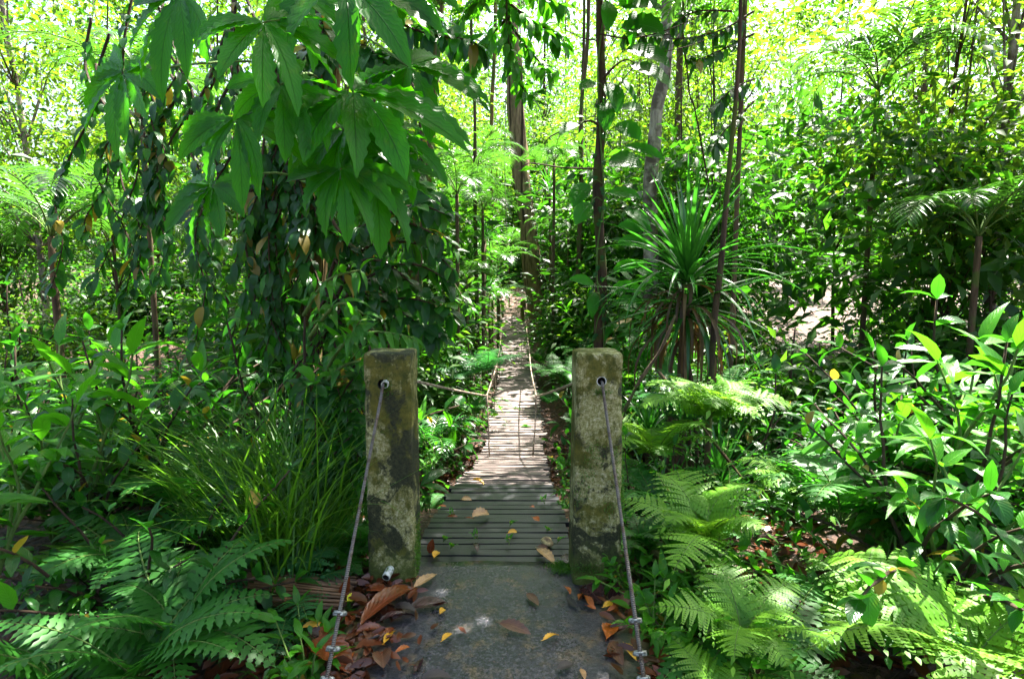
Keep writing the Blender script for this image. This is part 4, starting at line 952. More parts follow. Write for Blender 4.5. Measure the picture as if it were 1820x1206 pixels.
# ------------------------------------------------------------------ palms
def palm_px(key, u, v, Y, sc, n, lab, r=.022, lean=(0, 0), tilt=0):
    c = P(u, v, Y); bx = c.x - lean[0]; b = Vector((bx, Y - lean[1], ground(bx, Y))); return palm(key, lab, b, c.z - b.z, r, sc, n, None, lean, tilt=tilt)
palm_px('palm', 812, 345, 8.6, .62, 12, 'palm with silvery drooping fronds left of the bridge, behind the shrub', .028)
palm_px('palm', 845, 300, 12, .8, 11, 'palm behind the silvery palm, its crown near the vine wrapped trunk')
palm_px('palm_s', 875, 535, 12.8, .9, 8, 'low palm with arching fronds beside the left edge of the far bridge')
palm_px('palm', 1325, -20, 7.4, 1.0, 13, 'palm at the upper right corner with dark fan of drooping leaflets', .03)
palm_px('palm', 785, 10, 7.8, .9, 10, 'palm high behind the lobed leaves at upper left', .028, (.5, 0))
palm_px('palm', 968, 300, 17, .9, 10, 'slender palm in the bright background right of the vine wrapped trunk', .06)
palm_px('palm', 1210, 30, 12, .9, 11, 'palm behind the pale trunk at upper right', .07)
palm_px('palm_s', 790, 300, 13, 1.2, 9, 'small palm deep behind the silvery palm', .035)
palm_px('palm_s', 858, 375, 10.5, .9, 10, 'little palm with pale arching fronds left of the vine wrapped trunk, upper one', .03)
palm_px('palm_s', 885, 470, 14.5, 1.1, 10, 'little palm with pale arching fronds left of the vine wrapped trunk, lower one', .03)
palm_px('palm_s', 830, 500, 9.6, .7, 9, 'short palm right behind the yellow green ginger plant', .03)
palm_px('palm', 985, 290, 12, .55, 9, 'palm with small drooping crown between vine wrapped trunk and slender dark trunk', .03)
palm_px('palm_s', 1010, 420, 14, 1.1, 9, 'low palm in sunlight left of the slender dark trunk', .03)
palm_px('palm_s', 905, 440, 19, 1.2, 9, 'small distant palm above the end of the path')
palm_px('palm', 250, 180, 8, .9, 11, 'palm standing in the forest far to the left', .035)
palm_px('palm', 1560, 160, 8.5, 1, 12, 'palm standing in the forest far to the right', .035)
palm_px('palm', 90, 420, 6, .8, 10, 'low palm at the left end of the view', .035)
palm_px('palm', 1740, 420, 6.5, .8, 10, 'low palm at the right end of the view', .035)
shrub('ginger', 'yellow green ginger like plant left of the bridge, below the silvery palm', gz(800, 8.6) + Vector((0, 0, .9)), 1.0, 1.0)
shrub('ginger', 'tall light green leafy stems behind the yellow green ginger plant', gz(825, 11.5), 1.5, 2.0)

# ------------------------------------------------------------------ ferns
for (key, u, Y, z, sc, n, lab) in [
    ('fern_blue', 862, 7.6, .25, .9, 9, 'bluish fern with feathery fronds against the bridge on the left'),
    ('fern_blue', 815, 7.6, .15, .8, 9, 'bluish fern behind the left post, left of the one touching the bridge'),
    ('fern', 842, 7.3, -.25, .62, 8, 'low green fern on the gully bank beside the left hand rope'),
    ('cycad', 757, 5.2, -.05, .75, 10, 'long leaved arching fern spilling over the gully beside the left post'),
    ('fern', 752, 4.2, -.32, .55, 9, 'green fern close behind the left post above the gully'),
    ('fern', 770, 4.7, -.55, .5, 8, 'small dark fern on the gully edge, left of the first pale slats'),
    ('fern_far', 850, 9.5, -.1, .7, 9, 'fern under the low palm left of the bridge'),
    ('fern', 990, 8.8, -.05, .85, 10, 'fern with hanging fronds against the right side of the bridge'),
    ('fern_blue', 975, 8.4, -.35, .6, 8, 'lower fern on the right gully bank touching the bridge'),
    ('fern', 1020, 8.3, .0, .9, 9, 'fern just left of the right post, behind the first one'),
    ('fern_far', 960, 11.5, -.2, .8, 8, 'fern right of the bridge halfway along'),
    ('fern', 1000, 4.15, -.25, .32, 7, 'small fern at the right edge of the dark wet planks'),
    ('fern_far', 800, 10, .1, 1.0, 9, 'fern deep left of the bridge'),
    ('fern_far', 1040, 10, .1, 1.0, 9, 'fern behind the slender dark trunk\'s foot'),
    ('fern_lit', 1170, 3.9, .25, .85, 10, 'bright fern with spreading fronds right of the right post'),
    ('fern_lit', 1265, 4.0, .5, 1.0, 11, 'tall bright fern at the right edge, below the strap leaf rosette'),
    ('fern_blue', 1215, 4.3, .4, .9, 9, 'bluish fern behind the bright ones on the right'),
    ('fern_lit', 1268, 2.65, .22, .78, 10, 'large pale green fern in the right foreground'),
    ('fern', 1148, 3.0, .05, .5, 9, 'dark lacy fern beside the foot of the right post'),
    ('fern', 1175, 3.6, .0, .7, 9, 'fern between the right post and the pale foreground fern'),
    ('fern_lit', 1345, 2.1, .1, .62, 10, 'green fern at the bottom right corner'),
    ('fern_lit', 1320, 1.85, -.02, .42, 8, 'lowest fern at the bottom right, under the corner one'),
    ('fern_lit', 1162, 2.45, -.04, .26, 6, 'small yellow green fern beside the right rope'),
    ('fern', 1240, 3.2, .0, .7, 9, 'dark fern behind the pale foreground fern'),
    ('fern', 628, 3.15, -.02, .5, 9, 'green fern at the foot of the left post, on its outer side'),
    ('fern', 590, 3.0, -.05, .45, 8, 'low fern left of the one at the left post'),
    ('fern', 640, 3.5, .1, .55, 8, 'fern half hidden behind the left post'),
    ('fern_far', 1300, 6.5, .2, 1.1, 9, 'fern behind the right edge strap leaves')]:
    p = gz(u, Y); fern(key, lab, Vector((p.x, p.y, max(p.z, p.z if z is None else (z if z > p.z else p.z)))), sc, n)

# young plants and weeds
for (key, u, v, z, sc, lab, cat) in [
    ('weed', 548, 1165, -.05, 1.0, 'bright lance leaved weed in the bottom left corner', 'weed'), ('weed', 540, 1215, -.05, 1.1, 'weed at the bottom left, nearest the camera', 'weed'),
    ('weed', 588, 1105, -.08, .55, 'small sprouting weed beside the left rope clamps', 'weed'), ('weed', 600, 1010, -.08, 1.2, 'broad bladed weed clump left of the left post\'s foot', 'weed'),
    ('weed', 630, 990, -.08, 1.0, 'weed with drooping blades touching the left post\'s foot', 'weed'), ('weed_b', 575, 960, -.05, 1.1, 'round leaved weed behind the dry palm fibres', 'weed'),
    ('weed', 1075, 1035, -.03, .45, 'green seedling at the foot of the right post', 'weed'), ('weed', 1100, 1005, -.02, .45, 'leafy seedling growing beside the right post behind the rope', 'weed'),
    ('weed_b', 1110, 1060, -.05, .5, 'small round leaved weed right of the right rope', 'weed'), ('weed', 1160, 1090, -.1, 1.2, 'broad bladed weed right of the rope clamps', 'weed'),
    ('weed_b', 1185, 1130, -.1, 1.1, 'round leaved glossy weed at lower right beside the pavement', 'weed'), ('weed', 1215, 1090, -.1, 1.3, 'arching bladed weed under the corner fern', 'weed'),
    ('weed_b', 1225, 1190, -.12, 1.2, 'glossy leaved weed at the bottom right edge', 'weed'), ('weed', 1165, 1190, -.12, .9, 'lance leaved weed beside the pavement\'s lower right edge', 'weed'),
    ('weed', 1150, 1010, -.08, 1.2, 'weed in the leaf litter right of the right post', 'weed'), ('weed', 1215, 1010, -.08, 1.3, 'tall weed behind the fallen branch', 'weed'),
    ('weed_b', 1260, 1060, -.08, 1.3, 'leafy weed at the right edge, middle of the lower corner', 'weed'), ('weed', 1290, 1170, -.1, 1.3, 'lance leaved weed in the bottom right corner', 'weed'),
    ('weed', 765, 900, -.2, .7, 'seedling left of the dark planks', 'weed'), ('weed', 770, 870, -.2, .8, 'seedling beside the second dark plank group, left side', 'weed'), ('weed', 758, 935, -.1, .6, 'small seedling between the left post and the planks', 'weed'),
    ('weed', 1010, 900, -.15, .7, 'seedling right of the dark planks', 'weed'), ('weed', 1012, 930, -.1, .7, 'seedling squeezed between planks and right post', 'weed'), ('weed_b', 1000, 875, -.2, .7, 'leafy seedling under the small fern right of the planks', 'weed')]:
    p = PZ(u, v, z); p.z = min(ground(p.x, p.y), .0) if abs(p.x + .06) > .66 else 0; shrub(key, lab, p, sc, None, 'weed', cat)
for (u, v, lab) in [(788, 962, 'tiny sprout between planks near the left post'), (800, 975, 'tiny sprout beside the upright rust leaf'), (850, 958, 'tiny sprout between the third and fourth planks'), (905, 968, 'tiny sprout in the middle of the second plank gap'),
                    (972, 945, 'sprout growing beside the small stone on the planks'), (990, 965, 'sprout right of the small stone on the planks'), (808, 918, 'thin sprout beside the bright curled leaf'), (968, 895, 'sprout among planks near their right end'), (905, 935, 'tiny sprout above the yellow curled leaf')]:
    p = PZ(u, v, 0.); shrub('sprout', lab, p, .75, None, 'sprout', 'sprout')

# shrubs in the gully sides and undergrowth
US = [('oval', 655, 6.6, .8), ('bright', 735, 7.8, .75), ('oval_b', 745, 9.0, .9), ('bright', 775, 9.6, .7), ('oval', 625, 5.2, .75), ('oval_b', 600, 5.6, 1.5), ('oval', 540, 6.2, 1.6), ('bright', 825, 11, .7), ('bright', 1040, 10.5, .7), ('oval_b', 1060, 8.8, .8),
      ('oval', 1090, 7.2, 1.1), ('bright', 1130, 6.2, 1.1), ('oval', 1170, 7.8, 1.2), ('oval_b', 1140, 4.6, .7), ('bright', 1200, 4.0, .7), ('oval', 1270, 5.6, 1.2), ('bright', 1290, 4.3, .8), ('oval_b', 1230, 6.4, 1.2), ('ginger', 1120, 8.5, 1.1), ('ginger', 1050, 11, 1.1),
      ('oval', 520, 4.2, 1.2), ('oval_b', 610, 4.6, .7), ('oval', 1180, 3.5, .5), ('oval_b', 1225, 3.2, .5), ('ginger', 600, 4.4, .8)]
for key, u, Y, sc in US: shrub(key, {'oval': 'dark oval leaved shrub', 'oval_b': 'low dark leafed shrub', 'bright': 'fresh green lance leaved shrub', 'ginger': 'tall stalked shrub with long bright leaves'}[key], gz(u, Y), sc, None, group='shrubs in the undergrowth')
# extension of the forest past both sides of the walkway
rs = random.Random(41)
for s in (-1, 1):
    for k in range(34):
        Y = rs.choice([2.6, 3.2, 3.8, 4.6, 5.6, 7.0, 8.5]); u = 910 + s * rs.uniform(620 if Y < 4 else 450, 980); key = rs.choice(['oval', 'oval_b', 'bright', 'oval', 'ginger'])
        shrub(key, {'oval': 'dark oval leaved shrub', 'oval_b': 'low dark leafed shrub', 'bright': 'fresh green lance leaved shrub', 'ginger': 'tall stalked shrub with long bright leaves'}[key], gz(u, Y), rs.uniform(.6, 1.0) * (.6 + Y * .12), rs.uniform(0, 6), group='shrubs in the undergrowth')
    for k in range(26):
        u = 910 + s * rs.uniform(430, 960); Y = rs.uniform(1.9, 6.5); p = gz(u, Y)
        fern(rs.choice(['fern', 'fern_lit', 'fern', 'fern_blue']), 'feathery fern', Vector((p.x, p.y, p.z + rs.uniform(0, .3))), rs.uniform(.6, 1.1), 9, None, 'ferns in the undergrowth')
# background bushes and trees
def place(key, u, Y, sc, kind):
    p = gz(u, Y); rad = {'bush': 1.35, 'bushy': 1.3, 'd': 1.7, 'e': 1.7, 'f': 2.1}.get(key, 2.6) * sc + .35
    if Y < 26 and abs(p.x) < rad: u = 910 + (1 if u >= 905 else -1) * rad / Y * F
    tree(key, kind, gz(u, Y) - Vector((0, 0, .1)), rs.uniform(0, 6), sc, {'bush': 'background bushes', 'bushy': 'background bushes'}.get(key, 'background trees'), 'bush' if key in ('bush', 'bushy') else 'tree', 'bush' if key in ('bush', 'bushy') else 'tree')
KL = {'f': 'broad leaved green tree', 'a': 'tall straight tree with mixed green leaves', 'b': 'pale stemmed tree with yellow green leaves', 'c': 'tall broad tree with deep green leaves', 'd': 'slim tree with small yellow green leaves', 'e': 'low dark leaved tree', 'bush': 'dark dense bush', 'bushy': 'yellow green bush'}
for key, u, Y, sc in [('e', 690, 9.5, 1.0), ('d', 800, 14, 1.2), ('d', 860, 20, 1.3), ('b', 780, 20, 1.0), ('a', 700, 16, 1.0), ('c', 590, 13, .9), ('e', 620, 10, 1.2), ('d', 985, 19, 1.1), ('b', 1010, 23, 1.0), ('a', 1150, 21, 1.0), ('d', 1140, 14, 1.0),
                  ('d', 1150, 15, 1.3), ('b', 1190, 18, 1.1), ('e', 1215, 11, 1.1), ('d', 1260, 12, 1.2), ('a', 1290, 16, .9), ('c', 960, 30, 1.1), ('a', 880, 31, 1.0), ('c', 800, 29, 1.1), ('b', 1080, 30, 1.2), ('c', 1200, 28, 1.1), ('a', 1290, 27, 1.2), ('a', 680, 27, 1.2), ('b', 560, 26, 1.2), ('f', 735, 12, .8), ('f', 790, 16, .9), ('f', 690, 10, .8), ('f', 840, 24, 1.1), ('f', 990, 17, .9), ('f', 1035, 19, 1.1), ('f', 1100, 12.5, .9), ('f', 1140, 17, 1.0), ('f', 1200, 15.5, 1.0), ('f', 1255, 10.5, .9), ('f', 1290, 18, 1.2), ('f', 930, 33, 1.8), ('f', 860, 34, 1.7), ('f', 1010, 32, 1.8), ('f', 1110, 30, 1.7), ('f', 780, 26, 1.3), ('e', 560, 7.2, 1.1), ('e', 660, 7.6, .95), ('d', 610, 8.8, 1.1), ('e', 730, 10.5, 1.0), ('e', 1130, 16.5, 1.1), ('e', 1180, 14, 1.0), ('e', 1080, 15, 1.0), ('e', 1280, 14, 1.2), ('a', 1120, 24, 1.1), ('d', 1040, 27, 1.4), ('b', 850, 27, 1.0), ('c', 740, 24, .9), ('d', 960, 24, 1.3), ('e', 980, 27, 1.3), ('bushy', 1150, 19, 1.5), ('bushy', 1230, 16, 1.5), ('bush', 1060, 18, 1.5), ('bushy', 1000, 21, 1.3), ('bushy', 820, 20, 1.3), ('bush', 770, 16, 1.3), ('b', 915, 40, 1.4), ('c', 1010, 41, 1.3), ('a', 830, 41, 1.4), ('e', 840, 23, 1.0), ('e', 1010, 16, 1.0), ('e', 1060, 21, 1.1), ('d', 760, 12, .9),
                  ('bushy', 820, 13, 1.0), ('bushy', 800, 15.5, .8), ('bush', 790, 11.5, 1.1), ('bush', 830, 20, .9), ('bushy', 1040, 14, .8), ('bush', 1000, 12.2, .9), ('bushy', 980, 18, 1.0), ('bush', 1040, 12.5, 1.2), ('bushy', 1090, 11, 1.2), ('bush', 1130, 12, 1.3), ('bushy', 1190, 12.8, 1.4),
                  ('bush', 1250, 9.5, 1.1), ('bushy', 1290, 8.6, 1.0), ('bush', 740, 8.6, .9), ('bush', 680, 8.2, 1.1), ('bush', 620, 7.6, 1.2), ('bush', 555, 8.5, 1.4), ('bushy', 720, 11, 1.3), ('bush', 880, 29, 1.6), ('bush', 950, 30, 1.6), ('bush', 905, 36, 2.0), ('bush', 1210, 8.4, 1.0)]:
    place(key, u, Y, sc, KL[key])
for s in (-1, 1):
    for k in range(14):
        u = 910 + s * (440 + 560 * (k + rs.random()) / 14); Y = rs.choice([8, 10.5, 13, 17, 22, 28, 35]); key = rs.choice(['a', 'b', 'e', 'f', 'e', 'f', 'd']); place(key, u, Y, rs.uniform(.9, 1.25), KL[key])
    for k in range(8):
        u = 910 + s * (440 + 560 * (k + rs.random()) / 8); place(rs.choice(['bush', 'bushy', 'bush']), u, rs.choice([7, 9, 12, 15]), rs.uniform(1., 1.6), KL['bush'] if 0 else 'leafy bush')
# far-off wood, one mass
cm, _ = crown_mesh('far_wood', 77, 1, 1, 1, 10, 10, .4, .2, [M['bg_leaf']], .5)
g = np.random.default_rng(5)
def mass(name, n, Y0, Y1, zt, L, mats, seed):
    g = np.random.default_rng(seed); Yc = Y0 + (Y1 - Y0) * g.random(n); X = (g.random(n) * 2 - 1) * Yc * 1.05; Z = zt * g.random(n) ** 1.3 + 1
    m, _ = crown_mesh(name, seed, 1, 1, 1, n, 42, L, L * .5, mats, 1.1, .3)
    # re-seat the clumps
    co = np.zeros(len(m.vertices) * 3); m.vertices.foreach_get('co', co); co = co.reshape(-1, 3)
    if len(co) == n * 42 * 5:
        g2 = np.random.default_rng(seed); C = g2.normal(size=(n, 3)); C /= np.linalg.norm(C, axis=1)[:, None]; C *= (g2.random(n) ** (1 / 2.2))[:, None]
        co += np.repeat(np.stack([X, Yc, Z], 1) - C, 42 * 5, axis=0); m.vertices.foreach_set('co', co.ravel()); m.update()
    return m
tag(inst('distant_forest', mass('distant_forest', 2000, 44, 62, 27, .62, [M['bg_leaf'], M['bg_dark']], 9)), 'far off mass of forest foliage closing the view behind all the trees', 'forest', None, 'stuff')

# ------------------------------------------------------------------ grass, ground cover and litter
def grass_mass(label, spots, L, W, per, name='grass', el=(1.0, 1.5), droop=1.8):
    mb = MB()
    for (x, y, r) in spots:
        for _ in range(per):
            px, py = x + rnd.gauss(0, r), y + rnd.gauss(0, r)
            if (-1.0 if L > 1 else -.80) < px < .68 and py < 4.4: continue
            a = rnd.uniform(0, 6.28); e = rnd.uniform(*el); leaf(mb, (px, py, ground(px, py)), (math.cos(a) * math.cos(e), math.sin(a) * math.cos(e), math.sin(e)), (-math.cos(a) * math.sin(e), -math.sin(a) * math.sin(e), math.cos(e)), L * rnd.uniform(.5, 1.15), W * rnd.uniform(.7, 1.2), 7, droop * rnd.uniform(.5, 1.2), .3, 'strap', 0, 0, rnd.random())
    tag(inst(name, mb.mesh(name, [M['grass']])), label, 'grass', None, 'stuff')
sp = [(P(u, 900, Y).x, Y, .14) for u, Y in [(520, 2.9), (555, 3.0), (585, 3.15), (535, 3.3), (500, 3.1), (570, 3.5), (470, 3.0), (430, 3.1), (520, 3.7)]]
grass_mass('tall arching grass blades left of the left concrete post', sp, 1.3, .012, 75, 'grass', (1.15, 1.5), 1.25)
sp = [(P(u, 900, Y).x, Y, .12) for u, Y in [(760, 4.3), (1200, 3.2), (1240, 3.0), (1290, 2.8), (1150, 2.8), (1180, 2.5), (1220, 2.3), (1180, 2.15), (1260, 3.8), (560, 2.6), (520, 2.4)]]
grass_mass('short grass and thin blades on the shaded ground', sp, .3, .008, 26, 'grass', (.7, 1.4))
# low ground cover of small leaves along the banks
mb = MB()
for k in range(9000):
    y = rnd.uniform(3.2, 17.5); s = rnd.choice((-1, 1)); x = s * (rnd.uniform(.75, 1.0) + abs(rnd.gauss(0, .9)) * (1 + y * .08))
    if 4.4 < y < 8.3: 
        if abs(x) < 1.6 + .2 * mnoise.noise(Vector((x, y, 0))): continue
    if 12.5 < y and abs(x) < 1.6: continue
    if mnoise.noise(Vector((x * 1.1, y * 1.1, 3))) < -.1 and y > 4: continue
    z = ground(x, y); a = rnd.uniform(0, 6.28); leaf(mb, (x, y, z + rnd.uniform(0, .22)), (math.cos(a), math.sin(a), rnd.uniform(0, .7)), (0, 0, 1), rnd.uniform(.05, .13), rnd.uniform(.02, .05), 3, .8, .2, 'oval', 0, rnd.choice((0, 0, 1)))
tag(inst('ground_cover', mb.mesh('ground_cover', [M['shrub'], M['bright']])), 'low leafy ground cover on the banks along the bridge', 'ground cover', None, 'stuff')
mb = MB()
def near_y(): return rnd.choice((rnd.uniform(1.7, 4.4), rnd.uniform(4.4, 8.6), rnd.uniform(16, 26)))
for k in range(9000):
    y = near_y(); x = rnd.uniform(-1.9, 1.9) if y < 4.4 else (rnd.uniform(-2.4, 2.4) if y < 9 else rnd.uniform(-2.5, 2.5))
    if y < 2.9 and -.76 < x < .66 and rnd.random() > max(0, (abs(x + .05) - .5) / .3) * .5: continue
    if 2.9 <= y < 4.4 and -.76 < x < .66: continue
    if y > 15 and rnd.random() < .5: continue
    z = (0 if y < 2.9 and -.76 < x < .66 else ground(x, y)) + .006 + rnd.uniform(0, .03); a = rnd.uniform(0, 6.28); l = rnd.uniform(.05, .15) * (1 if y < 9 else 1.2)
    leaf(mb, (x, y, z), (math.cos(a), math.sin(a), rnd.uniform(-.1, .35)), rdir(.3, 1), l, l * rnd.uniform(.3, .5), 4, rnd.uniform(0, 1.4), rnd.uniform(-.3, .4), 'oval', 0, 0)
for k in range(520):
    s_ = rnd.random() < .72; x = (-.70 + abs(rnd.gauss(0, .13))) if s_ else (.60 - abs(rnd.gauss(0, .09))); y = rnd.uniform(1.6, 2.75); a = rnd.uniform(0, 6.28); l = rnd.uniform(.02, .10)
    leaf(mb, (x, y, .006 + rnd.uniform(0, .02)), (math.cos(a), math.sin(a), rnd.uniform(-.05, .3)), rdir(.3, 1), l, l * rnd.uniform(.3, .5), 5, rnd.uniform(0, 1.2), rnd.uniform(-.3, .4), 'oval', .08, 0)
for k in range(420):
    x, y = rnd.uniform(-.68, .56), rnd.uniform(1.6, 2.9); a = rnd.uniform(0, 6.28); l = rnd.uniform(.004, .014)
    leaf(mb, (x, y, .002), (math.cos(a), math.sin(a), .1), (0, 0, 1), l, l * .5, 2, .3, .3, 'oval', 0, 0, 0)
tag(inst('leaf_litter', mb.mesh('leaf_litter', [M['litter']])), 'brown rotting leaf litter covering the forest floor', 'leaf litter', None, 'stuff')
# short twigs in the litter
mb = MB()
for k in range(160):
    y = rnd.uniform(1.8, 8); s = rnd.choice((-1, 1)); x = s * rnd.uniform(.72, 2.0); z = ground(x, y) + .02; a = rnd.uniform(0, 6.28); l = rnd.uniform(.1, .4)
    tube(mb, [(x, y, z), (x + math.cos(a) * l * .5, y + math.sin(a) * l * .5, z + .02), (x + math.cos(a + .3) * l, y + math.sin(a + .3) * l, z)], [.005, .004, .002], 5)
tag(inst('twigs', mb.mesh('twigs', [M['bark_brown']])), 'small broken twigs lying in the leaf litter', 'twigs', None, 'stuff')
# fallen branch right, dry palm fibres left, stone on planks
mb = MB(); a_, b_ = PZ(1162, 988, .0), PZ(1212, 1030, -.05); q = [a_.lerp(b_, i / 8) + Vector((0, 0, .02 + .02 * math.sin(i))) for i in range(9)]
tube(mb, [p - a_ for p in q], [.022, .024, .02, .023, .02, .019, .021, .017, .012], 10, 0, .25); o = inst('fallen_branch', mb.mesh('branch', [M['post_far']])); o.location = a_
tag(o, 'pale broken branch lying on the leaf litter right of the right post', 'branch')
mb = MB(); o_ = PZ(520, 1055, -.02)
for k in range(90):
    y0 = rnd.uniform(-.14, .12); z0 = rnd.uniform(.0, .09) * (1 - abs(y0) * 4); pts = [Vector((-.75, y0, z0 + .02))] + [Vector((-.75 + .26 * i + rnd.uniform(-.02, .02), y0 + rnd.uniform(-.02, .02), z0 * (1 - i * .15) + .02 + rnd.uniform(-.008, .008))) for i in range(1, 5)]
    tube(mb, pts[:rnd.choice((4, 5, 5))], [rnd.uniform(.004, .009)] * 5, 5)
o = inst('dry_palm_stalk', mb.mesh('fibres', [M['dead']])); o.location = o_; o.rotation_euler.z = -.12
tag(o, 'bundle of dry frayed palm fibres lying at the left of the pavement', 'dry palm stalk')
me = bpy.data.meshes.new('rock'); import bmesh
bm = bmesh.new(); bmesh.ops.create_icosphere(bm, subdivisions=3, radius=.034)
for v in bm.verts: v.co *= 1 + .5 * mnoise.noise(v.co * 28); v.co.z *= .75
bm.to_mesh(me); bm.free(); me.materials.append(M['rock']); me.polygons.foreach_set('use_smooth', [True] * len(me.polygons))
o = inst('stone', me); o.location = PZ(972, 962, .02); tag(o, 'small mossy stone on the dark planks near the right post', 'stone')
# black berries and a millipede-like dark twig
for (u, v, lab) in [(1041, 1046, 'small black berry near the maroon fallen leaf'), (1103, 1058, 'small black berry beside the purple fallen leaf'), (1108, 1093, 'small black berry left of the upper right rope clamp')]:
    mb = MB(); me = bpy.data.meshes.new('berry'); bm = bmesh.new(); bmesh.ops.create_icosphere(bm, subdivisions=2, radius=.010)
    for w_ in bm.verts: w_.co *= 1 + .12 * mnoise.noise(w_.co * 90)
    bm.to_mesh(me); bm.free(); me.materials.append(M['hole']); o = inst('berry', me); o.location = PZ(u, v, .008); tag(o, lab, 'berry')
mb = MB(); a_ = PZ(646, 1139, .03); b_ = PZ(675, 1128, .03)
tube(mb, [(a_.lerp(b_, i / 16) - a_) for i in range(17)], [.0055 if i % 2 else .0042 for i in range(17)], 8); o = inst('twig', mb.mesh('twig', [M['f_dark']])); o.location = a_; tag(o, 'short ridged black twig lying on the pavement, lower left', 'twig')

